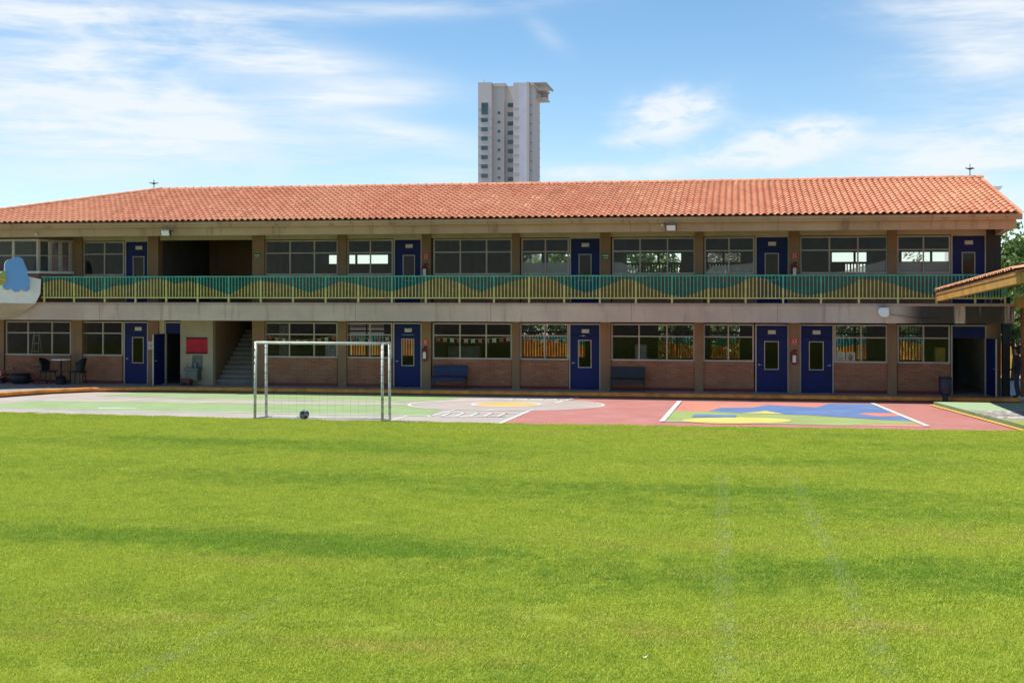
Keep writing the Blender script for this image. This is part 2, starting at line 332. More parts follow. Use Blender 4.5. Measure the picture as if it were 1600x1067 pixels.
    for p, q, wd in (((1130, 745), (1133, 1066), .13), ((1238, 745), (1395, 1066), .13), ((200, 1066), (432, 944), .10)):
        (x0, y0), (x1, y1) = G(*p), G(*q); l = math.hypot(x1 - x0, y1 - y0); ux, uy = (x1 - x0) / l, (y1 - y0) / l
        dx = t.math('SUBTRACT', X, x0); dy = t.math('SUBTRACT', Y, y0)
        d = t.math('ABSOLUTE', t.math('SUBTRACT', t.math('MULTIPLY', dx, uy), t.math('MULTIPLY', dy, ux))); s_ = t.math('ADD', t.math('MULTIPLY', dx, ux), t.math('MULTIPLY', dy, uy))
        m = t.math('MULTIPLY', t.ramp(d, wd * .4, wd * 1.5, 1, 0), t.math('MULTIPLY', t.ramp(s_, -.4, .3), t.ramp(s_, l - .3, l + .4, 1, 0))); ch = m if ch is None else t.math('MAXIMUM', ch, m)
    ch = t.math('MULTIPLY', ch, t.math('MULTIPLY', t.ramp(e, .36, .68), t.ramp(c, .38, .62, .25, 1)))
    return t.mix(t.math('MULTIPLY', ch, .52), col, (.6, .63, .42))
def lawn():
    t = NT('lawn_soil'); t.col(t.mix(.62, grass_colour(t), (.04, .06, .01))); t.b.inputs['Roughness'].default_value = .95; t.b.inputs['Specular IOR Level'].default_value = .1
    struct(MB().poly([(-48, -14, .02), (18, -14, .02)] + [(x, y, .02) for x, y in EDGE[::-1]]).build('lawn', t.m))
    t = NT('grass_blade'); c = grass_colour(t); inf = t.n('ShaderNodeAttribute'); inf.attribute_name = 'tint'
    c = t.mix(t.math('MULTIPLY', inf.outputs['Fac'], .5), c, (.56, .6, .11)); t.col(c); t.b.inputs['Roughness'].default_value = .55; t.b.inputs['Specular IOR Level'].default_value = .25
    tl = t.n('ShaderNodeBsdfTranslucent'); t.L.new(c, tl.inputs[0]); mx = t.n('ShaderNodeMixShader'); mx.inputs[0].default_value = .42
    t.L.new(t.b.outputs[0], mx.inputs[1]); t.L.new(tl.outputs[0], mx.inputs[2]); t.L.new(mx.outputs[0], t.out.inputs[0])
    blade = t.m; coll = bpy.data.collections.new('grass_clumps')
    for k in range(6):
        v = []; f = []; tn = []
        for i in range(230):
            x, y = rng.normal(0, .13, 2); a = rng.uniform(0, 2 * math.pi); h = rng.uniform(.010, .034); w = rng.uniform(.0026, .005); lean = rng.uniform(.1, 1.0) * h; b = rng.uniform(0, 2 * math.pi)
            dx, dy = math.cos(a) * w, math.sin(a) * w; lx, ly = math.cos(b) * lean, math.sin(b) * lean; o = len(v)
            v += [(x - dx, y - dy, -.004), (x + dx, y + dy, -.004), (x + dx * .8 + lx * .4, y + dy * .8 + ly * .4, h * .62), (x - dx * .8 + lx * .4, y - dy * .8 + ly * .4, h * .62), (x + lx, y + ly, h)]
            f += [(o, o + 1, o + 2, o + 3), (o + 3, o + 2, o + 4)]; q = rng.uniform() ** 2; tn += [q, q]
        m = bpy.data.meshes.new('grass_clump'); m.from_pydata(v, [], f); m.materials.append(blade); m.attributes.new('tint', 'FLOAT', 'FACE').data.foreach_set('value', np.array(tn, dtype=np.float32))
        coll.objects.link(bpy.data.objects.new('grass_clump', m))
    # scatter over the part of the lawn the photo shows, with a margin
    ed = [(x, y - .12) for x, y in EDGE if -24 < x < 9]; far = [(-26, 37.4)] + ed + [(9.5, 36.9)]
    g = MB().poly([(-11, 9.5, .02), (6.5, 9.5, .02)] + [(x, y, .02) for x, y in far[::-1]]).build('grass', blade)
    g['kind'] = 'stuff'
    ng = bpy.data.node_groups.new('scatter', 'GeometryNodeTree'); ng.interface.new_socket('Geometry', in_out='INPUT', socket_type='NodeSocketGeometry'); ng.interface.new_socket('Geometry', in_out='OUTPUT', socket_type='NodeSocketGeometry')
    N, L = ng.nodes, ng.links; i = N.new('NodeGroupInput'); o = N.new('NodeGroupOutput'); d = N.new('GeometryNodeDistributePointsOnFaces'); d.inputs['Density'].default_value = 32
    ci = N.new('GeometryNodeCollectionInfo'); ci.inputs['Collection'].default_value = coll; ci.inputs['Separate Children'].default_value = True; ci.inputs['Reset Children'].default_value = True
    ip = N.new('GeometryNodeInstanceOnPoints'); ip.inputs['Pick Instance'].default_value = True
    rv = N.new('FunctionNodeRandomValue'); rv.data_type = 'FLOAT_VECTOR'; rv.inputs[0].default_value = (0, 0, 0); rv.inputs[1].default_value = (0, 0, 6.283)
    sv = N.new('FunctionNodeRandomValue'); sv.data_type = 'FLOAT'; sv.inputs[2].default_value = .8; sv.inputs[3].default_value = 1.35
    L.new(i.outputs[0], d.inputs[0]); L.new(d.outputs[0], ip.inputs[0]); L.new(ci.outputs[0], ip.inputs['Instance']); L.new(rv.outputs[0], ip.inputs['Rotation']); L.new(sv.outputs[1], ip.inputs['Scale']); L.new(ip.outputs[0], o.inputs[0])
    d2 = N.new('GeometryNodeDistributePointsOnFaces'); d2.inputs['Density'].default_value = .9; d2.inputs['Seed'].default_value = 5; i2 = N.new('GeometryNodeInstanceOnPoints'); i2.inputs['Pick Instance'].default_value = True
    s2 = N.new('FunctionNodeRandomValue'); s2.data_type = 'FLOAT'; s2.inputs[2].default_value = 1.3; s2.inputs[3].default_value = 1.9; jn = N.new('GeometryNodeJoinGeometry')
    L.new(i.outputs[0], d2.inputs[0]); L.new(d2.outputs[0], i2.inputs[0]); L.new(ci.outputs[0], i2.inputs['Instance']); L.new(rv.outputs[0], i2.inputs['Rotation']); L.new(s2.outputs[1], i2.inputs['Scale'])
    L.new(ip.outputs[0], jn.inputs[0]); L.new(i2.outputs[0], jn.inputs[0]); L.new(jn.outputs[0], o.inputs[0])
    md = g.modifiers.new('scatter', 'NODES'); md.node_group = ng
lawn()

LAY = [0]
def mark(pts, m, lvl, name='court_marking'):
    """Painted sheet on the court; pts in photo pixels, projected to the ground."""
    LAY[0] += 1
    return struct(MB().poly([(*G(*p), .004 * lvl) for p in pts]).build(name, CP[m]))
def line(p, q, w, m, lvl):
    (x0, y0), (x1, y1) = G(*p), G(*q); l = math.hypot(x1 - x0, y1 - y0); nx, ny = -(y1 - y0) / l * w / 2, (x1 - x0) / l * w / 2; z = .004 * lvl
    return struct(MB().poly([(x0 + nx, y0 + ny, z), (x0 - nx, y0 - ny, z), (x1 - nx, y1 - ny, z), (x1 + nx, y1 + ny, z)]).build('court_line', CP[m]))
def ell(px, py, rx, ry, n=40): return [(px + rx * math.cos(2 * math.pi * k / n), py - ry * math.sin(2 * math.pi * k / n)) for k in range(n)]
def ring(px, py, rx, ry, w, lvl, n=48):
    a = [G(*p) for p in ell(px, py, rx, ry, n)]; cx = sum(p[0] for p in a) / n; cy = sum(p[1] for p in a) / n; z = .004 * lvl; m = MB(); b = []
    for x, y in a:
        d = math.hypot(x - cx, y - cy); b.append((x + (x - cx) / d * w, y + (y - cy) / d * w))
    for i in range(n):
        j = (i + 1) % n; m.poly([(*a[i], z), (*b[i], z), (*b[j], z), (*a[j], z)])
    return struct(m.build('court_line', CP['white']))
def court():
    mark([(150, 618.5), (240, 612), (760, 616), (690, 626), (600, 629), (400, 625), (240, 621.5)], 'green', 1)
    mark([(-60, 640), (0, 630.5), (60, 626.5), (240, 627), (400, 630), (640, 633), (690, 641), (668, 650.5), (400, 646), (180, 641), (0, 637.5), (-60, 641)], 'green', 1)
    line((150, 620.8), (638, 629), .09, 'white', 2); line((60, 626.2), (640, 632.6), .09, 'white', 2); line((0, 638.4), (180, 641.6), .12, 'white', 2); line((180, 641.6), (790, 651.2), .1, 'white', 2)
    line((600, 660), (636, 650), .1, 'white', 2); line((668, 651), (710, 640.5), .1, 'white', 2)
    for x, y in ((40, 643.3), (125, 643.6), (190, 645)): line((x, y), (x + 36, y + .5), .08, 'white', 2)
    mark([(152, 636.8), (215, 637), (212, 638.4), (155, 638.6)], 'mint', 2)
    mark([(0, 626), (70, 622.5), (70, 623), (0, 626.6)], 'white', 2)
    # red half, its diagonal edge and the centre circle
    mark([(778, 664), (832, 641), (900, 622), (915, 617), (1700, 626), (1700, 684), (1200, 680)], 'red', 1)
    line((778, 663), (832, 640), .12, 'white', 3); line((868, 629.5), (905, 620.5), .12, 'white', 3)
    mark(ell(791, 633, 150, 8.6), 'beige', 2); ring(791, 633, 150, 8.6, .1, 3)
    mark(ell(791, 632.2, 50, 3.4), 'gold', 3); ring(791, 632.2, 50, 3.4, .13, 4)
    for k in range(5):                          # hopscotch ticks on both sides of the circle
        x = 690 + k * 22; line((x + 14, 645.3), (x, 650.8), .1, 'white', 4)
    line((688, 650.8), (792, 651.4), .08, 'white', 4); line((700, 645.3), (806, 646), .08, 'white', 4); line((764, 642.4), (770, 641), .1, 'white', 4)
    for k in range(4):
        x = 796 + k * 23; line((x, 625.6), (x + 8, 623.8), .12, 'white', 4)
    line((792, 623.8), (895, 624.2), .09, 'white', 4)
    # mural with a sunken landscape of flat shapes
    q = lambda L: [(1000 + x / 2.667, 590 + y / 2.667) for x, y in L]
    mark(q([(180, 102), (960, 112), (1195, 204), (95, 184)]), 'salmon', 2)
    mark(q([(140, 140), (300, 143), (430, 150), (700, 158), (900, 171), (1135, 184), (1165, 193), (960, 195), (850, 202), (600, 195), (100, 184)]), 'lawngreen', 3)
    mark(q([(285, 142), (335, 127), (470, 126), (530, 115), (640, 121), (735, 125), (790, 110), (958, 111), (1060, 151), (1135, 184), (900, 170), (700, 157), (430, 150)]), 'blue', 4)
    mark(q([(905, 153), (940, 149), (1055, 150), (1090, 163), (990, 163)]), 'salmon', 5)
    mark(q([(420, 150), (500, 143), (522, 140), (602, 154)]), 'yellow', 5)
    mark(q(ell(404, 181, 229, 13)), 'yellow', 5)
    mark(q([(228, 156), (402, 159), (400, 169), (215, 166)]), 'blue', 6)
    line((1062, 627.5), (1034, 659.5), .16, 'white', 7); line((1363, 631), (1450, 667), .16, 'white', 7); line((1036, 659.3), (1448, 667), .05, 'white', 7)
court()
# walkway, kerb, low platform at the right
WK = [(-40, 37.5), (-31, 39.3), (-28, 41.2), (-26.4, 42.7), (-25.5, 44.5), (-24.4, 45.6), (-22, 46.3), (-19, 46.45), (9.6, 46.45)]
struct(MB().prism([(x, y, .0) for x, y in WK] + [(9.6, 58, 0), (-40, 58, 0)], (0, 0, Z1)).build('walkway', 'floor'))
def kerb():
    top, low = MB(), MB()
    for (a, b) in zip(WK[:-1], WK[1:]):
        a, b = Vector((*a, 0)), Vector((*b, 0)); d = (b - a).normalized(); n = Vector((d.y, -d.x, 0))
        top.prism([a + n * .025 + Vector((0, 0, .06)), a - n * .2 + Vector((0, 0, .06)), a - n * .2 + Vector((0, 0, Z1 + .006)), a - n * .01 + Vector((0, 0, Z1 + .012)), a + n * .02 + Vector((0, 0, Z1 - .02))], b - a)
        low.prism([a + n * .008, a - n * .1, a - n * .1 + Vector((0, 0, .059)), a + n * .008 + Vector((0, 0, .059))], b - a)
    struct(top.build('kerb', 'orange')); struct(low.build('kerb_foot', 'kerbdark'))
kerb()
def platform():
    t = NT('platform_mural'); v = t.pos(); a = t.noise(v, .9, 5, .6, .6); b = t.noise(v, 3.4, 5, .6, .5); c = t.noise(v, 1.7, 3, .5, 1.2)
    sp = t.n('ShaderNodeSeparateXYZ'); t.L.new(v, sp.inputs[0]); d = t.ramp(sp.outputs[1], 42.6, 41.6)
    col = t.mix(t.ramp(b, .45, .5), (.33, .33, .30), (.22, .19, .17)); col = t.mix(t.ramp(c, .56, .6), col, (.55, .53, .47)); col = t.mix(t.ramp(a, .6, .64), col, (.3, .24, .2))
    e = t.ramp(sp.outputs[1], 39.6, 39.2); col = t.mix(t.math('MULTIPLY', e, t.ramp(c, .42, .46)), col, (.26, .30, .06))
    t.col(t.mix(t.math('MULTIPLY', d, t.ramp(a, .36, .42)), (.31, .42, .24), col)); t.b.inputs['Roughness'].default_value = .8
    pl = [(6.52, 45.1), (7.86, 37.25), (18, 37.6), (18, 45.1)]
    struct(MB().prism([(x, y, 0) for x, y in pl], (0, 0, .128)).build('platform_side', court_paint('platform_green', (.10, .2, .07))))
    struct(MB().poly([(x, y, .133) for x, y in ((6.525, 45.08), (7.87, 37.27), (17.98, 37.62), (17.98, 45.08))]).build('platform', t.m))
    struct(MB().poly([(6.36, 45.1, .03), (7.70, 37.2, .03), (7.86, 37.2, .03), (6.52, 45.1, .03)]).build('court_line', CP['orange']))
platform()

# ---------------------------------------------------------------- tiled roofs
def tile_field(O, U, S, W, n_rows, row, tw, u_lo=None, smooth=True):
    """Barrel tiles: O eave corner, U along the eave, S up the slope, W eave length; u_lo(s) clips a hip."""
    O, U, S = Vector(O), Vector(U).normalized(), Vector(S).normalized(); Nn = U.cross(S).normalized(); K = 8; nc = int(W / tw)
    prof = np.array([0, .55, .92, 1, .92, .55, 0, -.08]) * .058
    us = np.arange(nc * K + 1) * tw / K; hs = np.append(np.tile(prof, nc), 0.)
    v, f, tn = [], [], []; n = len(us); tt = rng.uniform(0, 1, (n_rows + 1, nc + 1)); jit = rng.standard_t(3,  (n_rows + 1, nc + 1)) * .0018
    def put(s, lift, j):
        o = len(v)
        for i in range(n):
            u = us[i]; h = hs[i]
            if u_lo is not None and u < u_lo(s): u = u_lo(s); h = .02
            p = O + U * u + S * (s + jit[j, min(i // K, nc)] * 3) + Nn * (h + lift + jit[j, min(i // K, nc)]); v.append(p)
        return o
    prev = put(0, .012, 0)
    for j in range(n_rows):
        a = put(j * row, .038, j); b = put((j + 1) * row, .0, j)
        for i in range(n - 1):
            f.append((prev + i, prev + i + 1, a + i + 1, a + i)); tn.append(tt[j, i // K] * .6)
            f.append((a + i, a + i + 1, b + i + 1, b + i)); tn.append(tt[j, i // K])
        prev = b
    m = MB(); m.v = [tuple(p) for p in v]; m.f = f; m.mi = [0] * len(f); return m, tn
def cap_run(p0, p1, step=.37, r=.115):
    """Ridge caps: short half barrels, each overlapping the next."""
    p0, p1 = Vector(p0), Vector(p1); n = int((p1 - p0).length / step); d = (p1 - p0) / n; w = d.normalized().cross(Vector((0, 0, 1))).normalized(); up = w.cross(d.normalized()); m = MB(); tn = []
    for k in range(n):
        a = p0 + d * k - d * .06; b = p0 + d * (k + 1) + d * .1; vs = []
        for q, rr in ((a, r * .84), (b, r * 1.06)):
            vs += [q + w * math.cos(t) * rr + up * (math.sin(t) * rr - .02) for t in np.linspace(math.pi, 0, 9)]
            vs += [q + w * math.cos(t) * rr * .8 + up * (math.sin(t) * rr * .8 - .02) for t in np.linspace(math.pi, 0, 9)]
        m.add(vs, [(i, i + 1, 19 + i, 18 + i) for i in range(8)] + [(18 + i, 19 + i, 28 + i, 27 + i) for i in range(8)] + [(i + 1, i, 9 + i, 10 + i) for i in range(8)]); tn += [random.random()] * 24
    return m, tn

# ---------------------------------------------------------------- the school building
B = thing('school_building', 'long two storey school block with terracotta tiled roof, navy doors and a shaded balcony', 'building', (-8, 52, Z1))
XL, XR = -40.0, 9.22
EY, EZ, RY, RZ, RX0, RX1 = 45.28, 6.50, 52.6, 8.30, -24.9, 9.44
SL = Vector((0, RY - EY, RZ - EZ)); SLn = SL.length
def roof():
    nr = 17; W = RX1 - (RX0 - (RY - EY)); x0 = RX0 - (RY - EY)
    m, tn = tile_field((x0, EY, EZ), (1, 0, 0), SL, W, nr, SLn / nr, .236, lambda s: s / SLn * (RY - EY))
    rf = m.build('roof', 'tile', B, False, tn)
    deck = MB(); th = .10
    f0 = Vector((x0, EY + .06, EZ - .03)); f1 = Vector((RX1 - .03, EY + .06, EZ - .03)); r0 = Vector((RX0, RY, RZ - .03)); r1 = Vector((RX1 - .03, RY, RZ - .03)); k0 = Vector((x0, 2 * RY - EY, EZ - .03)); k1 = Vector((RX1 - .03, 2 * RY - EY, EZ - .03)); dn = Vector((0, 0, -th))
    for q in ([f0, f1, r1, r0], [k1, k0, r0, r1], [k0, f0, r0]): deck.prism(q, dn)
    deck.build('roof_deck', 'concrete', rf)
    m, tn = tile_field((RX1, 2 * RY - EY, EZ), (-1, 0, 0), (0, EY - RY, RZ - EZ), RX1 - RX0, 17, SLn / 17, .236); m.build('rear_tiles', 'tile', rf, True, tn)
    m, tn = cap_run((RX0, RY, RZ + .03), (RX1, RY, RZ + .03)); m2, t2 = cap_run((x0, EY, EZ + .05), (RX0, RY, RZ + .05)); m.add(m2.v, m2.f); m.build('ridge_tiles', 'tile', rf, False, tn + t2)
    v, tv = cap_run((RX1 - .02, EY, EZ + .0), (RX1 - .02, RY, RZ + .0), .437, .06); v.build('verge_tiles', 'tile', rf, False, tv)
    # fascia board, edge beam, its brackets and the soffit
    b = MB(); b.box(x0 - .3, RX1, 45.4, 45.5, 6.285, 6.475); b.build('fascia', 'concrete', B)
    b = MB(); b.box(x0, 9.28, 45.6, 45.95, 5.98, 6.30); b.build('edge_beam', 'concrete', B)
    MB().box(x0, 9.26, 45.95, YK + 3, 6.20, 6.27).build('soffit', 'ceiling', B)
    g = MB(); g.prism([(9.0, 45.95, 6.19), (9.0, 45.95, 5.99), (9.0, YF - .1, 5.86), (9.0, YF - .1, 6.19)], (.24, 0, 0)); g.build('bracket', 'concrete', B)
    g = MB(); g.prism([(9.02, 45.6, 6.31), (9.02, RY, 8.12), (9.02, 2 * RY - 45.6, 6.31)], (.2, 0, 0)); g.build('gable', 'plaster', B)
roof()
def slabs():
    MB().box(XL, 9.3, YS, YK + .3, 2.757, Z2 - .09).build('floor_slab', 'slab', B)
    MB().box(XL, 9.32, YS - .03, YK + .3, Z2 - .09, Z2).build('slab_nosing', concrete('nosing', (.42, .30, .23), (.2, .12, .09), .5), B)
slabs()
# columns (photo columns, the same on both floors)
GC = [(111, 128), (231, 247), (394, 413), (527.5, 541), (659, 673), (800, 812), (938, 954), (1085.5, 1099), (1232.5, 1249.5), (1387, 1401.5)]
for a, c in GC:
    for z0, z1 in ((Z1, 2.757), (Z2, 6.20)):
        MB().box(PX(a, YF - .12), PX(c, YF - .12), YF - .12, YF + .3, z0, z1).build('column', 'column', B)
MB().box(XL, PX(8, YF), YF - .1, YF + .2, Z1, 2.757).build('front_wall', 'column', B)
for z0, z1, q in ((Z1, 2.757, 'column'), (Z2, 6.2, 'slab')): MB().box(PX(1541.5, YF), XR, YF - .06, YF + .3, z0, z1).build('front_wall', q, B)  # ground part in darker concrete, its shade put into the colour
ZS, ZH, ZT = 1.275, 2.66, 2.185                    # ground floor sill, head, transom
ZSu, ZHu, ZTu = 4.5, 5.87, 5.365
def window(px0, px1, splits, up, y=YF, pane=True):
    x0, x1 = PX(px0, y), PX(px1, y); zs, zh, zt = (ZSu, ZHu, ZTu) if up else (ZS, ZH, ZT); w = .055
    m = MB(); m.box(x0, x1, y, y + .08, zh - w, zh); m.box(x0, x1, y - .03, y + .08, zs, zs + w * 1.1); m.box(x0, x0 + w, y, y + .08, zs + w * 1.1, zh - w); m.box(x1 - w, x1, y, y + .08, zs + w * 1.1, zh - w)
    xs = [x0 + w] + [PX(s, y) for s in splits] + [x1 - w]
    for s in xs[1:-1]: m.box(s - w * .45, s + w * .45, y + .01, y + .07, zs + w * 1.1, zh - w)
    for a, b in zip(xs[:-1], xs[1:]): m.box(a + (w * .45 if a != xs[0] else 0), b - (w * .45 if b != xs[-1] else 0), y + .015, y + .065, zt - w * .4, zt + w * .4)
    o = m.build('window', 'frame', B)
    MB().box(x0 + w * .5, x1 - w * .5, y + .035, y + .043, zs + w, zh - w).build('pane', 'glass', o)
    return o
def door(px0, px1, up, lite, sign=None, handle='l', y=YF):
    x0, x1 = PX(px0, y), PX(px1, y); z0 = Z2 if up else Z1; zh = ZHu if up else ZH - .03; zt = ZTu if up else ZT; d = MB(); fr = .05
    a, b = PX(lite[0], y), PX(lite[1], y); za, zb = z0 + .82, z0 + (1.97 if not up else 1.93) - .1
    for q in ((x0 + fr, a, z0 + .02, zt), (b, x1 - fr, z0 + .02, zt), (a, b, z0 + .02, za), (a, b, zb, zt)): d.box(q[0], q[1], y + .04, y + .09, q[2], q[3])
    d.box(x0 + fr, x1 - fr, y + .05, y + .10, zt + .012, zh - .02)
    o = d.build('door', 'door', B)
    f = MB(); f.box(x0, x0 + fr, y, y + .12, z0, zh - .02); f.box(x1 - fr, x1, y, y + .12, z0, zh - .02); f.box(x0, x1, y, y + .12, zh - .02, zh + .03); f.build('door_frame', 'frame', o)
    w = .03; f = MB(); f.box(a, a + w, y + .02, y + .1, za, zb); f.box(b - w, b, y + .02, y + .1, za, zb); f.box(a + w, b - w, y + .02, y + .1, za, za + w); f.box(a + w, b - w, y + .02, y + .1, zb - w, zb); vp = f.build('vision_frame', 'frame', o)
    MB().box(a + w * .5, b - w * .5, y + .06, y + .066, za + w * .5, zb - w * .5).build('pane', 'glass', vp)
    hx = x0 + fr + .09 if handle == 'l' else x1 - fr - .09; s = 1 if handle == 'l' else -1
    h = MB(); h.tube([(hx, y + .04, z0 + 1.0), (hx, y - .02, z0 + 1.0), (hx + s * .11, y - .025, z0 + 1.0)], .014, 8); h.lathe((hx, y + .03, z0 + 1.0), [(.03, -.03), (.035, 0), (.03, .03)], 10); h.build('handle', 'metal', o)
    if sign:
        c = PX(sign, y); MB().box(c - .14, c + .14, y + .025, y + .045, zh - .33, zh - .19).build('number_plate', 'sign', o)
    return o
def wall_under(px0, px1, up):
    x0, x1 = PX(px0, YF), PX(px1, YF); z0, zs = (Z2, ZSu) if up else (Z1, ZS)
    MB().box(x0, x1, YF - .05, YF + .15, z0 + (.0 if up else .12), zs - .002).build('brick_wall', 'brick', B)
    if not up: MB().box(x0, x1, YF - .06, YF + .15, z0, z0 + .12).build('skirting', 'redbase', B)
def bay_strip(px0, px1):                           # pale lintel over the upper windows
    MB().box(PX(px0, YF - .04), PX(px1, YF - .04), YF - .04, YF + .2, ZHu + .03, 6.2).build('lintel', 'plaster', B)
# ground floor, left to right
for a, c, s in ((9, 111, (43.5, 81)), (128, 192, (160.5,)), (413.5, 527.5, (452, 490.5)), (541, 613, (578,)), (676, 800, (718.5, 759.5)), (812.5, 888.5, (851,)), (955, 1085.5, (998.5, 1042)), (1099, 1178, (1138,)), (1303.5, 1386.5, (1345.5,)), (1402, 1484.5, (1443,))):
    window(a, c, s, False); wall_under(a, c, False)
door(193, 231.5, False, (206, 224), 215.5); door(614, 659, False, (627, 647), 637.5); door(889, 938.5, False, (903, 924), 914.5); door(1180, 1232.5, False, (1194, 1217), 1206); door(1249.5, 1303, False, (1264, 1287), 1276, 'r')
# upper floor
for a, c, s in ((130, 194, (163,)), (414, 528, (453, 491)), (542.5, 614, (578.5,)), (677, 800, (719, 760)), (814.5, 889, (852,)), (956.5, 1086, (1000, 1043)), (1100.5, 1179, (1139,)), (1250, 1387, (1296, 1340.5)), (1401.5, 1485, (1443,))):
    window(a, c, s, True); wall_under(a, c, True)
door(195, 232, True, (207, 225), 216.5); door(615, 659, True, (629, 648), 639); door(890, 939, True, (904, 924), 914.5); door(1180, 1233, True, (1195, 1217), 1206.5); door(1486, 1541, True, (1503, 1524), 1514)
for a, c in ((128, 232), (250, 396), (413, 528), (541, 660), (673, 800), (812, 939), (954, 1086), (1099, 1233), (1249.5, 1387), (1401.5, 1541)): bay_strip(a, c)
def pane_reflection(pts, y=YF + .05):  # grey see-through sheets imitating reflections of sunlit ground and roof in the panes
    t = MT.get('pane_reflection')
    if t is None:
        n = NT('painted_reflection'); n.col((.5, .48, .44)); n.b.inputs['Roughness'].default_value = .7; tr = n.n('ShaderNodeBsdfTransparent'); mx = n.n('ShaderNodeMixShader'); mx.inputs[0].default_value = .45
        n.L.new(tr.outputs[0], mx.inputs[1]); n.L.new(n.b.outputs[0], mx.inputs[2]); n.L.new(mx.outputs[0], n.out.inputs[0]); t = MT['pane_reflection'] = n.m
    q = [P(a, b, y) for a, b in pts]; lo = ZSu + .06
    MB().prism([(q[0].x, y, lo)] + [tuple(v) for v in q] + [(q[-1].x, y, lo)], (0, .004, 0)).build('painted_reflection', t, B)
pane_reflection([(817, 410.5), (887, 410)]); pane_reflection([(959, 410), (970, 410), (997, 420)]); pane_reflection([(1103, 424), (1112, 417), (1177, 411)]); pane_reflection([(1252, 425), (1294, 429)]); pane_reflection([(1342, 417), (1384, 407)]); pane_reflection([(1300, 429), (1318, 424), (1339, 418)]); pane_reflection([(1404, 410), (1440, 409)]); pane_reflection([(1445, 409), (1482, 408.5)])
# open doorways on the ground floor with their navy transoms and leaves ajar
def open_door(px0, px1, hinge, swing):
    x0, x1 = PX(px0, YF), PX(px1, YF); o = MB().box(x0 + .05, x1 - .05, YF + .03, YF + .08, ZT, ZH - .05).build('transom', 'door', B)
    f = MB(); f.box(x0, x0 + .05, YF, YF + .12, Z1, ZH); f.box(x1 - .05, x1, YF, YF + .12, Z1, ZH); f.box(x0 + .05, x1 - .05, YF, YF + .12, ZH - .05, ZH); f.build('door_frame', 'frame', o)
    hx = x0 if hinge == 'l' else x1; a = R(swing); d = Vector((math.cos(a), -math.sin(a), 0)); n = Vector((d.y, -d.x, 0)); W = 1.0; c = Vector((hx, YF - .02, 0))
    l = MB(); l.obox(c + d * W * .5 + Vector((0, 0, (Z1 + .02 + ZT) / 2)), d * W * .5, n * .022, (0, 0, (ZT - Z1 - .02) / 2)); lf = l.build('door', 'door', B)
    g = MB(); g.obox(c + d * (W - .01) + Vector((0, 0, (Z1 + .02 + ZT) / 2)), d * .012, n * .026, (0, 0, (ZT - Z1 - .02) / 2)); g.build('edge_strip', 'frame', lf)
    h = MB(); q = c + d * (W - .1) + Vector((0, 0, 1.15)); h.tube([q + n * .08, q - n * .08], .016); h.tube([q - n * .08, q - n * .08 - d * .1], .014); h.build('handle', 'metal', lf)
open_door(257, 283.5, 'l', 90); open_door(1486, 1541.5, 'r', 82)
MB().box(PX(247, YF), PX(257, YF), YF - .04, YF + .2, Z1, 2.757).build('front_wall', 'plaster', B)
MB().box(PX(283.5, YF), PX(333.5, YF), YF - .06, YF + .2, Z1, 2.757).build('front_wall', concrete('wall_cream', (.40, .33, .22), (.3, .25, .17), .4), B)
def stairs():
    x0, x1 = PX(333.5, YF) + .02, PX(398, YF + .3); m = MB()
    for k in range(12): m.box(x0, x1, YF + .25 + k * .28, YF + .25 + (k + 1) * .28, Z1 + .003, Z1 + (k + 1) * .172)
    st = m.build('stairs', concrete('stair_cement', (.2, .175, .14), (.12, .1, .08), .4), B)
    n = MB()
    for k in range(12): n.box(x0, x1, YF + .225 + k * .28, YF + .30 + k * .28, Z1 + (k + 1) * .172 - .03, Z1 + (k + 1) * .172 + .006)
    n.build('stair_nosing', mat('nosing_strip', (.3, .275, .235), .8), st)
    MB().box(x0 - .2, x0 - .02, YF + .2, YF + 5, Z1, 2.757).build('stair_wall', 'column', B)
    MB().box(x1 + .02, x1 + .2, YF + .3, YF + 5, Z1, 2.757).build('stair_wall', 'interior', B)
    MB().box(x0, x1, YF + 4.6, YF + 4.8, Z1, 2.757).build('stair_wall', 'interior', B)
stairs()
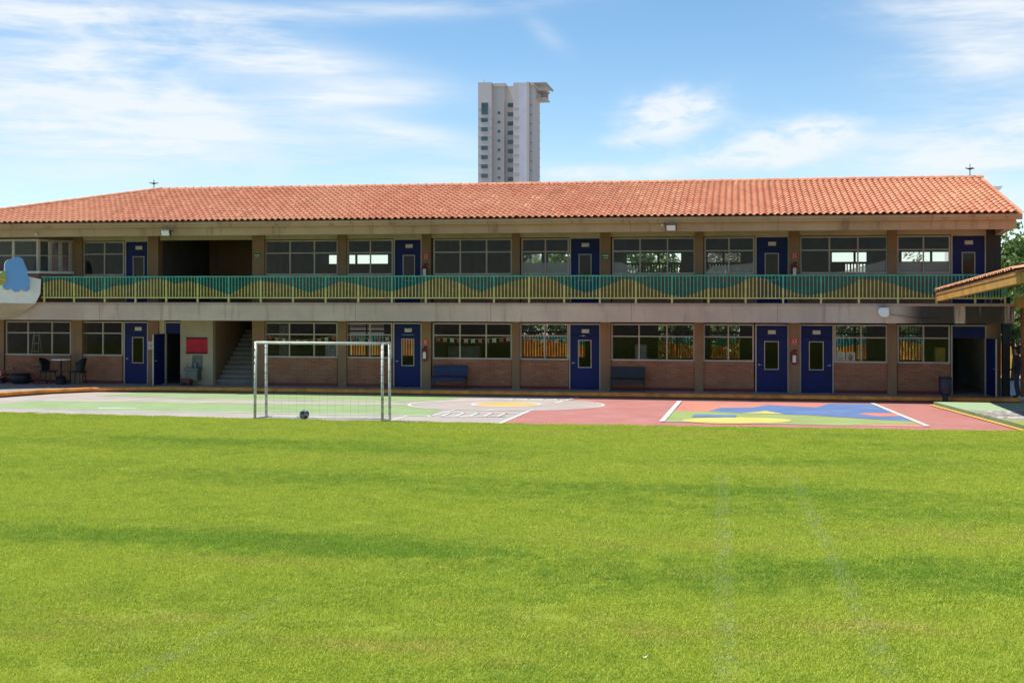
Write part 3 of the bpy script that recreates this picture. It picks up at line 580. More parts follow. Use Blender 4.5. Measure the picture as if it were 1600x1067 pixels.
def shell():
    """Rooms behind the facade: cross walls, ceilings and a back wall with the openings daylight shows through."""
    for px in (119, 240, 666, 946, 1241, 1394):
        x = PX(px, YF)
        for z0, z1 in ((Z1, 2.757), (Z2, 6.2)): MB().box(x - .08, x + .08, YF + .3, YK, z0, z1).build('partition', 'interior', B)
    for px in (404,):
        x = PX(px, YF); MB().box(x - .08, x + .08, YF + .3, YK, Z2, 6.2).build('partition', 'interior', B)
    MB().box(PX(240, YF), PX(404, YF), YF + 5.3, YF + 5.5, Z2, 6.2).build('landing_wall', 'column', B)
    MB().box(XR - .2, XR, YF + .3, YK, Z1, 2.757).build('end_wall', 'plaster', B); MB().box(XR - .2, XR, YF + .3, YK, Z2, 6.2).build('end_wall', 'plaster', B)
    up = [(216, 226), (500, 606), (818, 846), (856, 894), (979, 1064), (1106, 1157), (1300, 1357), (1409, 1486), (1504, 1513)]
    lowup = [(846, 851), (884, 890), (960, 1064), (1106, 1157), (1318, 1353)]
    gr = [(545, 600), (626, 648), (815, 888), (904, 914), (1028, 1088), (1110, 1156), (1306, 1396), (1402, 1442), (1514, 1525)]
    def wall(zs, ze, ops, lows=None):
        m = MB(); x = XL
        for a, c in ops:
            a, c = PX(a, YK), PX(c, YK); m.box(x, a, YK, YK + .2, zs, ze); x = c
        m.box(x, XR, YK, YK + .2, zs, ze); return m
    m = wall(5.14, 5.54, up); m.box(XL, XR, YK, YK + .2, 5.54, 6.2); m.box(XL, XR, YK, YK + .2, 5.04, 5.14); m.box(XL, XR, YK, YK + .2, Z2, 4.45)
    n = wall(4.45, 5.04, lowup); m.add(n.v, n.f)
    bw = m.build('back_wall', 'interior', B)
    k = MB()
    for a, c in lowup:
        x, x1 = PX(a, YK), PX(c, YK)
        while x < x1: k.box(x, x + random.uniform(.04, .10), YK + .05, YK + .07, 4.45, 5.04); x += .13
    k.build('louvre', 'dark', bw)
    k = MB()
    for a, c in up:
        if c - a > 40:
            x = PX((a + c) / 2 + random.uniform(-8, 8), YK); k.box(x - .05, x + .05, YK + .05, YK + .1, 5.14, 5.54)
    k.build('mullion', 'dark', bw)
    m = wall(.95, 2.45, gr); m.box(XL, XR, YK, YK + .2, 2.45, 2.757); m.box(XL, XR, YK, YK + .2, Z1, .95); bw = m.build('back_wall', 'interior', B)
    k = MB()
    for a, c in gr:
        x0, x1 = PX(a, YK), PX(c, YK); n = max(1, round((x1 - x0) / .9))
        for i in range(1, n): k.box(x0 + (x1 - x0) * i / n - .035, x0 + (x1 - x0) * i / n + .035, YK + .04, YK + .1, .95, 2.45)
        k.box(x0, x1, YK + .04, YK + .09, 2.02, 2.10)
        if a in (1306, 1402):
            x = x0
            while x < x1: k.box(x, x + .02, YK + .15, YK + .17, .95, 2.45); x += .12
    k.build('mullion', 'dark', bw)
shell()
def side_bay():
    """Glazed room pushed out over the walkway at the far left of the upper floor, its white parapet below."""
    xf, xb, yf, yb = -26.97, -26.42, 46.13, YF - .13; z0, z1 = 4.66, 5.86
    def slab(za, zb, g, name, m): MB().prism([(XL, yf - g, za), (xf + g, yf - g, za), (xb + g, yb, za), (XL, yb, za)], (0, 0, zb - za)).build(name, m, B)
    slab(Z2, z0 - .09, 0, 'bay_wall', 'brick'); slab(z0 - .09, z0, .06, 'bay_sill', 'white'); slab(z1 - .02, z1 + .05, .06, 'bay_head', 'frame'); slab(z1 + .05, 6.2, -.02, 'bay_head', 'column')
    m = MB(); gl = MB(); za, zb = z0, z1 - .02; sd = lambda t: Vector((xf + (xb - xf) * t, yf + (yb - yf) * t, 0))
    for x in (-32, -30.3, PX(20.5, yf)): m.box(x - .05, x + .05, yf, yf + .08, za, zb)
    m.box(XL, xf - .06, yf + .01, yf + .06, 5.26, 5.29)
    e = (sd(1) - sd(0)).normalized(); nn = Vector((e.y, -e.x, 0))
    for t, w in ((.03, .06), (.36, .06), (.66, .06), (.96, .06)): m.obox(sd(t) - nn * .05 + Vector((0, 0, (za + zb) / 2)), e * w, nn * .045, (0, 0, (zb - za) / 2))
    m.obox(sd(.5) - nn * .05 + Vector((0, 0, 5.275)), e * (sd(1) - sd(0)).length * .44, nn * .02, (0, 0, .014))
    w = m.build('window', 'frame', B)
    gl.box(XL, xf - .04, yf + .03, yf + .038, za, zb); gl.obox(sd(.5) - nn * .06 + Vector((0, 0, (za + zb) / 2)), e * .8, nn * .004, (0, 0, (zb - za) / 2)); gl.build('pane', 'glass', w)
    MB().box(XL, xf - .3, yf + 1.3, yf + 1.4, Z2, 6.2).build('partition', 'interior', B)
    a, b = (-30.6, 43.15), (-26.6, 45.95)
    q = [PV(px, py, a, b) for px, py in ((-130, 419), (-20, 423), (40, 431), (64, 436.5), (63, 459), (55, 474.5), (-130, 470))]
    d = Vector((b[0] - a[0], b[1] - a[1], 0)).normalized(); n = Vector((d.y, -d.x, 0))
    MB().prism(q, -n * .18).build('parapet', 'white', B)
    q = [(PV(55, 474.6, a, b)), (PV(-130, 470.1, a, b))]; z = 2.86
    s = MB(); s.add([q[0] - n * .02, q[1] - n * .02, Vector((q[1].x - .3, q[1].y + .9, z)), Vector((q[0].x - .9, YS - .02, z)), Vector((q[1].x - .3, YS + .3, z + .3)), Vector((q[0].x - .5, YS - .02, z + .5))], [(0, 1, 2, 3), (1, 4, 2), (3, 5, 0), (0, 5, 4, 1)])
    s.build('parapet_soffit', 'plaster', B)
    # the cut-out boards hung on the parapet
    def board(pts, name, mats, label, cat, off, th):
        p = [PV(x, y, a, b) + n * off for x, y in pts]; m = MB(); m.prism(p, n * th); m.mi = [1] * len(m.f); m.mi[1] = 0; m.mi[0] = 0
        nn = (p[1] - p[0]).cross(p[2] - p[0])
        return tag(m.build(name, mats), label, cat)
    arc = lambda cx, cy, r, t0, t1, k=9, ry=None: [(cx + r * math.cos(R(t0 + (t1 - t0) * i / k)), cy - (ry or r) * math.sin(R(t0 + (t1 - t0) * i / k))) for i in range(k + 1)]
    cl = arc(16, 415, 9.5, 190, 95) + arc(26.5, 412, 10.5, 120, 10) + arc(33, 424, 9, 40, -20) + arc(36, 441, 10, 25, -55, 8, 13) + arc(39.5, 448.5, 7, -5, -165) + arc(25, 448, 8.5, -20, -160) + arc(10.5, 445.5, 7.5, -25, -185) + [(5, 436), (6, 425)]
    board(cl, 'cloud_cutout', ['skyblue', 'white'], 'large sky blue cloud shaped board with thick white edges on the white parapet', 'cut-out sign', .02, .2)
    lf = [(-16, 448), (-14, 436), (-4, 430), (4, 424), (10, 423), (8, 430), (9, 437), (8, 443), (0, 446), (-8, 447)]
    o = board(lf, 'leaf_cutout', [court_paint('leaf_board_green', (.3, .42, .1)), 'white'], 'green cut-out board with an orange stripe overlapping the blue cloud board', 'cut-out sign', .23, .05)
    p = [PV(x, y, a, b) + n * .283 for x, y in ((-14, 433), (-2, 433.5), (9, 437), (8.5, 440), (-2, 437), (-14, 437))]; MB().prism(p, n * .012).build('stripe', 'orange', o)
side_bay()

# ---------------------------------------------------------------- balcony railing
WAVE = []
for ox, L in ((60, "20:90 70:75 150:60 240:85 300:110 400:155 470:130 540:105 620:100 680:85 760:65 840:55 900:75 950:95 1040:75 1130:100 1230:135 1320:170 1400:130 1480:85 1550:68"),
              (410, "0:75 80:85 170:100 250:130 330:155 440:120 540:80 640:95 740:120 850:145 900:145 1000:118 1110:90 1200:57 1280:62 1380:95 1450:130 1520:147"),
              (760, "0:135 100:105 200:75 300:52 420:50 540:105 620:135 690:155 780:130 880:95 950:65 1020:72 1120:120 1240:160 1370:185 1460:155"),
              (1110, "0:122 80:130 170:110 250:70 330:52 400:75 500:125 600:160 680:175 770:160 870:140 960:110 1040:68 1140:72 1220:88 1300:108 1400:140 1520:165 1600:175")):
    WAVE += [(PX(ox + float(s.split(':')[0]) / 4.444, YR), min(.97, max(.03, (float(s.split(':')[1]) - 45) / 145))) for s in L.split()]
def railing():
    zt, zb = 4.45, 3.63; wx, wy = zip(*sorted(WAVE))
    rail = thing('balcony_railing', 'teal over lime green bar railing painted in waves along the upper balcony', 'railing', (-10, YR, Z2))
    hz = lambda x: zt - .03 - float(np.interp(x, wx, wy)) * (zt - .03 - zb)
    px = [69.5, 116, 164, 212, 260, 309, 357.5, 407.6, 458, 509, 560, 612.5, 665.4, 718, 772, 826.8, 881.7, 937.3, 993.6, 1050, 1107, 1165, 1223.6, 1282.8, 1342, 1403, 1463]
    xs = [PX(p, YR) for p in px]; d = xs[-1] - xs[-2]; xs += [xs[-1] + d, xs[-1] + 2 * d - .3]
    MB().box(xs[0] - .12, xs[-1] + .03, YR - .03, YR + .03, zt - .05, zt).build('top_rail', 'teal', rail)
    MB().box(xs[0] - .12, xs[-1] + .03, YR - .02, YR + .02, zb - .03, zb + .015).build('bottom_rail', 'lime', rail)
    for x in xs:
        m = MB(); h = hz(x); m.box(x - .032, x + .032, YR - .032, YR + .032, h, zt - .05); m.cur = 1; m.box(x - .032, x + .032, YR - .032, YR + .032, Z2, h - .001); m.build('post', ['teal', 'lime'], rail)
    for x0, x1 in zip(xs[:-1], xs[1:]):
        m = MB(); k = MB()
        for i in range(1, 10):
            x = x0 + (x1 - x0) * i / 10; h = hz(x); m.cur = 0; m.box(x - .016, x + .016, YR - .012, YR + .012, h, zt - .05); m.cur = 1; m.box(x - .016, x + .016, YR - .012, YR + .012, zb + .015, h - .001)
        m.build('baluster_panel', ['teal', 'lime'], rail)
        x = x0 + .04
        while x < x1 - .03:
            h = hz(x); k.cur = 0; k.box(x - .0055, x + .0055, YR + .022, YR + .026, h, zt - .05); k.cur = 1; k.box(x - .0055, x + .0055, YR + .022, YR + .026, zb, h); x += .027
        k.build('mesh_panel', ['tealnet', 'limenet'], rail)
railing()

# ---------------------------------------------------------------- things on and in front of the building
def floodlight(px, py, tilt, label):
    c = P(px, py, 45.5); o = thing('floodlight', label, 'lamp', (c.x, c.y, c.z - .14), 'floodlights under the eave'); a = R(tilt); f = Vector((math.sin(a) * .4, -math.cos(R(25)), -math.sin(R(25)))).normalized(); u = f.cross(Vector((0, 0, 1))).normalized(); w = u.cross(f); c = c + Vector((0, -.2, 0))
    MB().obox(c, u * .19, w * .13, f * .05).build('housing', 'dark', o, bevel=.01)
    MB().obox(c + f * .056, u * .155, w * .1, f * .006).build('lens', 'paper', o)
    MB().tube([c - u * .17 - f * .02, c - u * .17 - f * .1 + Vector((0, .22, .06)), c + u * .17 - f * .1 + Vector((0, .22, .06)), c + u * .17 - f * .02], .014, 6).build('bracket', 'dark', o)
floodlight(262.5, 364, 10, 'tilted black floodlight with pale lens above the open stair landing'); floodlight(1049, 356, 0, 'black floodlight with pale lens beside a small round camera on the beam')
def bulb(px, py, label, Y=45.55):
    c = P(px, py, Y); o = thing('security_camera', label, 'camera', (c.x, c.y, c.z - .05)); MB().lathe((c.x, c.y - .06, c.z - .06), [(.02, 0), (.05, .02), (.065, .06), (.05, .1), (.02, .12)], 14).build('dome', 'sign', o, True); MB().tube([(c.x, c.y + .06, c.z), (c.x, c.y - .04, c.z)], .03).build('mount', 'dark', o)
bulb(1035.5, 352, 'small round cream camera left of the floodlight on the beam'); bulb(58, 366, 'small pale dome camera above the corner of the glazed bay', 45.6)
def dome_lamp():
    c = P(1380, 488, YS - .05); o = thing('wall_lamp', 'white rounded lamp on the balcony slab edge', 'lamp', (c.x, c.y, c.z - .17)); m = MB(); y = YS - .04; m.prism([P(u, v, y) for u, v in ((1374, 480.5), (1388, 480), (1388.5, 493), (1384, 495.5), (1377, 495), (1373, 491.5), (1371, 487), (1371.5, 483))], (0, -.26, 0)); m.build('shade', 'white', o, bevel=.07); MB().box(c.x - .1, c.x + .1, c.y, c.y + .05, c.z - .12, c.z + .12).build('mount', 'frame', o)
    pts = [P(1388, 491, YS - .02), P(1400, 492.5, YS - .02), P(1425, 496, YS - .02), P(1470, 498, YS - .02)]
    tag(MB().tube(pts, .007, 5).build('cable', 'black'), 'thin black cable running along the slab from the white lamp', 'cable')
dome_lamp()
def plate(name, label, cat, px0, px1, py0, py1, m, up, group=None, sym=None):
    y = YF - .135; a, c = P(px0, py1, y), P(px1, py0, y); o = MB().box(a.x, c.x, y - .012, y + .012, a.z, c.z).build(name, m); tag(o, label, cat, group); w, h = c.x - a.x, c.z - a.z; cx, cz = (a.x + c.x) / 2, (a.z + c.z) / 2
    k = MB(); y1 = y - .015
    if sym == 'fire':                       # white-lined border, an extinguisher with a flame and a caption bar
        for q in ((a.x + w * .06, c.x - w * .06, c.z - h * .1, c.z - h * .06), (a.x + w * .06, c.x - w * .06, a.z + h * .06, a.z + h * .1)): k.box(q[0], q[1], y1, y1 + .003, q[2], q[3])
        k.box(cx - w * .26, cx - w * .12, y1, y1 + .003, cz - h * .25, cz + h * .12); k.prism([(cx + w * .06, y1, cz - h * .22), (cx + w * .3, y1, cz - h * .22), (cx + w * .18, y1, cz + h * .2)], (0, .003, 0)); k.box(cx - w * .3, cx + w * .3, y1, y1 + .003, cz + h * .25, cz + h * .31)
        k.build('pictogram', 'sign', o)
    elif sym == 'route':
        k.box(a.x + w * .08, c.x - w * .3, y1, y1 + .003, cz + h * .02, cz + h * .2); k.prism([(c.x - w * .3, y1, cz - h * .1), (c.x - w * .06, y1, cz + h * .11), (c.x - w * .3, y1, cz + h * .3)], (0, .003, 0)); k.box(a.x + w * .12, c.x - w * .12, y1, y1 + .003, a.z + h * .14, a.z + h * .24)
        k.build('arrow', 'sign', o)
    return o
MT['greensign'] = mat('green_sign', (.03, .14, .05), .5)
plate('fire_sign', 'red fire sign on the ground column right of the third door, beside the blue bench', 'sign', 661, 668.5, 531, 539, 'red', False, 'red fire signs', 'fire')
plate('fire_sign', 'red fire sign between the two adjacent navy doors on the ground floor', 'sign', 1236, 1247, 528.5, 538, 'red', False, 'red fire signs', 'fire')
plate('fire_sign', 'red fire sign on the upper column above the blue bench', 'sign', 661, 670.5, 397, 405.5, 'red', True, 'red fire signs', 'fire')
plate('fire_sign', 'red fire sign on the upper column above the twin ground floor doors', 'sign', 1236.5, 1246.5, 396, 404.5, 'red', True, 'red fire signs', 'fire')
plate('route_sign', 'green arrow sign on the upper column right of the open landing', 'sign', 397, 407, 396, 403.5, 'greensign', True, 'green route signs', 'route')
plate('route_sign', 'green arrow sign on the upper column right of the middle balcony door', 'sign', 940.5, 952, 396, 405, 'greensign', True, 'green route signs', 'route')
def extinguisher(px, py, label):
    c = P(px, py, YF - .23); o = thing('fire_extinguisher', label, 'extinguisher', (c.x, c.y, c.z), 'wall fire extinguishers')
    MB().lathe(c, [(.06, 0), (.085, .02), (.088, .36), (.07, .42), (.03, .46), (.025, .50)], 16).build('cylinder', mat('extinguisher_red', (.28, .03, .025), .35), o, True)
    MB().box(c.x - .06, c.x + .06, c.y - .094, c.y - .086, c.z + .08, c.z + .33).build('data_label', 'paper', o)
    m = MB(); m.box(c.x - .03, c.x + .10, c.y - .02, c.y + .02, c.z + .50, c.z + .54); m.tube([(c.x - .02, c.y, c.z + .5), (c.x - .10, c.y, c.z + .46), (c.x - .12, c.y, c.z + .25), (c.x - .11, c.y, c.z + .1)], .014, 6); m.build('valve', 'black', o)
    MB().box(c.x - .05, c.x + .05, c.y + .085, c.y + .11, c.z + .2, c.z + .3).build('hook', 'metal', o)
extinguisher(664, 563.5, 'red extinguisher with white label on the ground column by the blue bench'); extinguisher(1241, 569.5, 'red extinguisher between the twin navy doors of the ground floor'); extinguisher(664, 434, 'red extinguisher behind the railing on the upper column left of the widest dark window'); extinguisher(1241.5, 433, 'red extinguisher behind the railing on the upper column above the twin doors')
def bench(px0, px1, m, label):
    a, c = PX(px0, YF - .6), PX(px1, YF - .6); y0, y1 = YF - .72, YF - .2; o = thing('bench', label, 'bench', ((a + c) / 2, (y0 + y1) / 2, Z1), 'benches under the windows'); z = Z1
    s = MB(); s.box(a + .03, c - .03, y0, y1 - .1, z + .42, z + .465); s.build('seat', m, o, bevel=.01)
    s = MB(); s.obox(((a + c) / 2, y1 - .06, z + .68), ((c - a) / 2, 0, 0), (0, .018, 0), (0, .03, .20)); s.build('backrest', m, o, bevel=.01)
    s = MB(); s.box(a + .03, c - .03, y0 - .004, y0 + .03, z + .30, z + .415); s.build('apron', m, o)
    for x in (a + .04, c - .04):
        for y in (y0 + .03, y1 - .05): MB().box(x - .022, x + .022, y - .022, y + .022, z, z + (.42 if y < y1 - .2 else .86)).build('leg', 'dark', o)
bench(674, 727.5, mat('bench_blue', (.007, .017, .075), .45), 'navy blue bench under the ground floor windows right of the third door'); bench(953, 1007, mat('bench_black', (.009, .014, .02), .45), 'near black bench under the ground floor windows beside the middle door')
# red notice board, drinking fountain and paper notices on the cream wall by the stairs
def left_wall_things():
    y = YF - .07; a, c = P(291.5, 551.5, y), P(324, 528.5, y)
    o = thing('notice_board', 'red paper covered notice board with scalloped edge on the cream wall', 'notice board', ((a.x + c.x) / 2, y, a.z)); MB().box(a.x, c.x, y - .03, y, a.z, c.z).build('panel', mat('board_red', (.42, .012, .03), .7), o)
    m = MB(); r = .045
    for i in range(18):
        x = a.x + (c.x - a.x) * (i + .5) / 18
        for z in (a.z, c.z): m.lathe((x, y - .036, z), [(.001, -.035), (r, 0), (.001, .035)], 8)
    m.build('border', mat('board_border', (.12, .02, .03), .8), o)
    a, c = P(295.5, 593.5, y), P(316, 574, y); z = a.z; x0, x1 = a.x, c.x
    o = thing('drinking_fountain', 'grey steel drinking fountain with tall splashback below the red notice board', 'drinking fountain', ((x0 + x1) / 2, y - .2, z)); st = mat('fountain_steel', (.10, .115, .105), .45, .2, 3, metal=.3)
    MB().box(x0 + .03, x1 - .03, y - .40, y, z, z + .40).build('cabinet', st, o, bevel=.015)
    b = MB(); b.box(x0 - .02, x1, y - .46, y, z + .405, z + .455); b.box(x0 - .02, x1, y - .46, y - .43, z + .455, z + .5); b.box(x0 - .02, x0 + .01, y - .43, y, z + .455, z + .5); b.box(x1 - .03, x1, y - .43, y, z + .455, z + .5); b.build('basin', st, o)
    s = MB(); s.prism([(x0 + .12, y - .03, z + .46), (x1, y - .03, z + .46), (x1, y - .03, z + .98), (x0 + .15, y - .03, z + .98)], (0, .025, 0)); s.build('splashback', st, o)
    t = MB(); t.tube([(x0 + .3, y - .1, z + .46), (x0 + .3, y - .1, z + .62), (x0 + .3, y - .2, z + .64)], .016); t.build('tap', 'metal', o)
    t = MB(); t.tube([(x0 + .02, y - .2, z + .4), (x0 - .01, y - .2, z + .6), (x0 + .02, y - .2, z + .66)], .014); t.build('hose', 'dark', o)
    y2 = YF - .5; a, c = P(284, 599.5, y2), P(299, 590, y2)
    o = thing('toy_wagon', 'low dark red toy wagon on the walkway beside the drinking fountain', 'toy', ((a.x + c.x) / 2, y2, Z1)); m = MB(); m.box(a.x, c.x, y2 - .14, y2 + .14, Z1 + .1, Z1 + .26); m.build('tray', mat('wagon_red', (.16, .02, .02), .5), o, bevel=.02)
    for x in (a.x + .08, c.x - .08):
        for s in (-.15, .15): MB().tube([(x, y2 + s - .02, Z1 + .075), (x, y2 + s + .02, Z1 + .075)], .075, 14).build('wheel', 'dark', o)
    MB().tube([(a.x, y2, Z1 + .2), (a.x - .1, y2, Z1 + .5)], .012).build('handle', 'dark', o)
    y = YF - .13
    for i, (p0, p1) in enumerate((((231.5, 539), (235.5, 533.5)), ((236.5, 539), (241, 533.5)), ((231.5, 546), (235.5, 540.5)), ((236.5, 546), (241, 540.5)))):
        a, c = P(*p0, y), P(*p1, y); o = MB().box(a.x, c.x, y - .006, y, a.z, c.z).build('paper_notice', 'paper'); k = MB(); w = c.x - a.x; h = c.z - a.z
        for q in range(3): k.box(a.x + w * .15, c.x - w * (.15 + .1 * (q % 2)), y - .009, y - .0062, a.z + h * (.2 + .24 * q), a.z + h * (.28 + .24 * q))
        k.build('print', 'column', o); tag(o, ('upper left', 'upper right', 'lower left', 'lower right')[i] + ' of four small paper notices on the column beside the leftmost ground door', 'notice', 'paper notices on the column')
left_wall_things()
# window posters, bunting and furniture inside the rooms
for i, (a, c) in enumerate(((1306.5, 1320.5), (1322, 1336))):
    y = YF + .07; p, q = P(a, 566, y), P(c, 550.5, y); o = MB().box(p.x, q.x, y, y + .006, p.z, q.z).build('poster', mat('poster_paper', (.62, .57, .5), .8)); w = q.x - p.x; h = q.z - p.z; k = MB()
    if i == 0:
        for r in range(4): k.box(p.x + w * .25, p.x + w * .75, y - .004, y - .001, p.z + h * (.16 + .12 * r), p.z + h * (.2 + .12 * r))
        k.box(p.x + w * .35, p.x + w * .65, y - .004, y - .001, p.z + h * .72, p.z + h * .84)
    else: k.lathe((p.x + w * .5, y + .001, p.z + h * .45), [(.001, -.12), (.09, -.02), (.05, .09), (.001, .12)], 8); k.box(p.x + w * .3, p.x + w * .7, y - .004, y - .001, p.z + h * .78, p.z + h * .86)
    k.build('print', 'column', o); tag(o, ('cream poster with lines of text inside the barred window right of the twin doors', 'cream poster with a grey figure inside the barred window right of the twin doors')[i], 'poster')
def bunting(px0, px1, py, n, label, sag=6, Y=YF + .35):
    a, c = P(px0, py, Y), P(px1, py, Y); o = thing('bunting', label, 'bunting', ((a.x + c.x) / 2, Y, a.z - .3), 'paper bunting inside the windows'); q = lambda t: a.lerp(c, t) - Vector((0, 0, sag / 42 * 4 * t * (1 - t)))
    MB().tube([q(t) for t in np.linspace(0, 1, 14)], .006, 5).build('string', 'paper', o); cs = [(.6, .12, .16), (.62, .3, .15), (.6, .55, .42), (.55, .1, .08), (.65, .35, .35), (.45, .47, .4)]
    for i in range(n):
        p = q((i + .5) / n); w, h = .075, .19; MB().prism([p + Vector((-w, -.01, 0)), p + Vector((w, -.01, 0)), p + Vector((w, -.01, -h)), p + Vector((0, -.01, -h + .07)), p + Vector((-w, -.01, -h))], (0, .003, 0)).build('flag', MT.setdefault('flag%d' % (i % 6), mat('flag_paper', cs[i % 6], .8)), o)
bunting(679, 800, 526.5, 11, 'string of pastel paper flags inside the wide ground window above the blue bench', 3)
bunting(416, 527, 523.5, 10, 'string of red and cream flags inside the wide window behind the goal', 8)
bunting(545, 612, 525, 5, 'short string of pink flags inside the two column window behind the goal', 4)
bunting(818, 888, 527, 6, 'string of red and green flags inside the window left of the middle ground door', 4)
def cupboard(px0, px1, pyt, Y, m, label, z0=Z1):
    a = P(px0, pyt, Y); x1 = PX(px1, Y); o = thing('cupboard', label, 'cupboard', ((a.x + x1) / 2, Y + .22, z0)); MB().box(a.x, x1, Y, Y + .45, z0, a.z).build('carcass', m, o, bevel=.01); mid = (a.x + x1) / 2
    for u, v in ((a.x + .03, mid - .01), (mid + .01, x1 - .03)): MB().box(u, v, Y - .02, Y - .002, z0 + .08, a.z - .04).build('door', m, o)
MT['cupgrey'] = mat('cupboard_grey', (.34, .30, .28), .6); MT['cuppale'] = mat('cupboard_pale', (.5, .47, .43), .6); MT['cupyellow'] = mat('cupboard_yellow', (.6, .38, .06), .6)
cupboard(992, 1010, 539, YF + 1.6, 'cupgrey', 'tall grey cupboard inside the ground window above the black bench'); cupboard(700, 748, 541, YF + 3, 'cupgrey', 'wide grey cupboard inside the wide ground window above the blue bench')
cupboard(1461, 1477, 543, YF + 2, 'cupyellow', 'yellow cupboard inside the rightmost ground floor window'); cupboard(508, 526, 540, YF + 1.8, 'cuppale', 'pale cupboard inside the right end of the wide window behind the goal'); cupboard(417, 446, 508, YF + 2.5, 'cuppale', 'tall pale cupboard inside the left end of the wide window behind the goal')
cupboard(868, 893, 411, YF + 5, 'cupgrey', 'grey cupboard added in place of a glass reflection inside the upper window left of the middle balcony door', Z2); cupboard(1405, 1484, 413, YF + 6.5, 'cupgrey', 'long grey cabinet added in place of a glass reflection inside the rightmost upper window', Z2); cupboard(820, 850, 412, YF + 5.5, 'cupgrey', 'small grey cabinet added in place of a glass reflection in the left half of the upper window beside the middle balcony door', Z2)  # added grey boxes standing in for reflections in the upper panes
# tables, chairs and toys under the left windows
def left_furniture():
    z = Z1; Y = YF - .7; cx = PX(95.5, Y)
    o = thing('round_table', 'small white topped pedestal table between two dark chairs', 'table', (cx, Y, z)); MB().lathe((cx, Y, z + .96), [(.37, 0), (.38, .02), (.37, .04)], 24).build('table_top', 'white', o); MB().tube([(cx, Y, z + .1), (cx, Y, z + .96)], .04).build('pedestal', 'dark', o)
    MB().lathe((cx, Y, z), [(.24, 0), (.22, .06), (.16, .3), (.05, .34)], 18).build('base', 'black', o, True)
    def chair(px, s, label):
        x = PX(px, Y); c = thing('garden_chair', label, 'chair', (x, Y, z), 'dark moulded chairs'); m = mat('chair_black', (.012, .013, .013), .5)
        MB().obox((x, Y, z + .5), (.27, 0, .01 * s), (0, .25, 0), (0, 0, .03)).build('seat', m, c, bevel=.02)
        b = MB(); vs = []
        for i in range(9):
            t = -70 + 140 * i / 8; d = Vector((-s * math.cos(R(t)), math.sin(R(t)), 0)); p = Vector((x, Y, z + .5)) + d * .26; vs += [p, p + d * .1 + Vector((0, 0, .28 + .28 * math.cos(R(t))))]
        n = len(vs); vs2 = [v + Vector((s * .025, 0, 0)) for v in vs]; fs = [(2 * i, 2 * i + 2, 2 * i + 3, 2 * i + 1) for i in range(8)]; b.add(vs + vs2, fs + [tuple(n + j for j in reversed(f)) for f in fs] + [(2 * i + 1, 2 * i + 3, n + 2 * i + 3, n + 2 * i + 1) for i in range(8)]); b.build('backrest', m, c, True)
        for dx in (-.2, .2):
            for dy in (-.2, .2): MB().tube([(x + dx, Y + dy, z + .47), (x + dx * 1.25, Y + dy * 1.25, z)], [.022, .016]).build('leg', m, c)
    chair(75, 1, 'dark moulded chair left of the small white table'); chair(121, -1, 'dark moulded chair right of the small white table')
    x = PX(32, Y); o = thing('planter_tub', 'wide dark round tub standing under the leftmost window', 'tub', (x, Y, z)); m = MB(); m.lathe((x, Y, z), [(.30, 0), (.36, .1), (.38, .3), (.36, .38), (.33, .39), (.3, .3)], 24); m.build('tub', 'dark', o, True); MB().lathe((x, Y, z + .375), [(.375, 0), (.39, .012), (.375, .024)], 24).build('rim', 'black', o)
    rd = mat('toy_red', (.32, .03, .035), .45); pk = mat('toy_pink', (.6, .16, .16), .5)
    x = PX(55, Y); o = thing('toy_scooter', 'dark red toy scooter leaning by the wall between tub and chair', 'scooter', (x, Y, z)); MB().tube([(x, Y, z + .1), (x - .02, Y + .1, z + .68)], .018).build('stem', rd, o); MB().tube([(x - .17, Y + .1, z + .68), (x + .13, Y + .1, z + .68)], .018).build('handlebar', 'dark', o); MB().box(x - .02, x + .5, Y - .05, Y + .05, z + .06, z + .09).build('deck', rd, o)
    for q in (x, x + .48): MB().tube([(q, Y - .02, z + .06), (q, Y + .02, z + .06)], .06, 14).build('wheel', 'black', o)
    def trike(px, lab, m):
        x = PX(px, Y); o = thing('tricycle', lab, 'tricycle', (x, Y, z), 'toy tricycles'); MB().tube([(x - .3, Y, z + .2), (x - .05, Y, z + .3), (x + .22, Y, z + .3), (x + .28, Y, z + .62)], .022).build('frame', m, o); MB().tube([(x + .24, Y - .2, z + .62), (x + .28, Y, z + .64), (x + .24, Y + .2, z + .62)], .016).build('handlebar', 'metal', o); MB().obox((x - .12, Y, z + .36), (.12, 0, 0), (0, .1, 0), (0, 0, .025)).build('seat', 'black', o, bevel=.01)
        for q, s, r in ((x + .27, 0, .17), (x - .3, -.2, .12), (x - .3, .2, .12)): MB().tube([(q, Y + s - .025, z + r), (q, Y + s + .025, z + r)], r, 18).build('wheel', 'dark', o)
        MB().box(x - .42, x - .22, Y - .16, Y + .16, z + .3, z + .52).build('basket', pk, o)
    trike(13, 'pink and red tricycle parked beside the dark tub', rd); trike(-16, 'red tricycle at the far left end behind another tricycle', rd)
left_furniture()
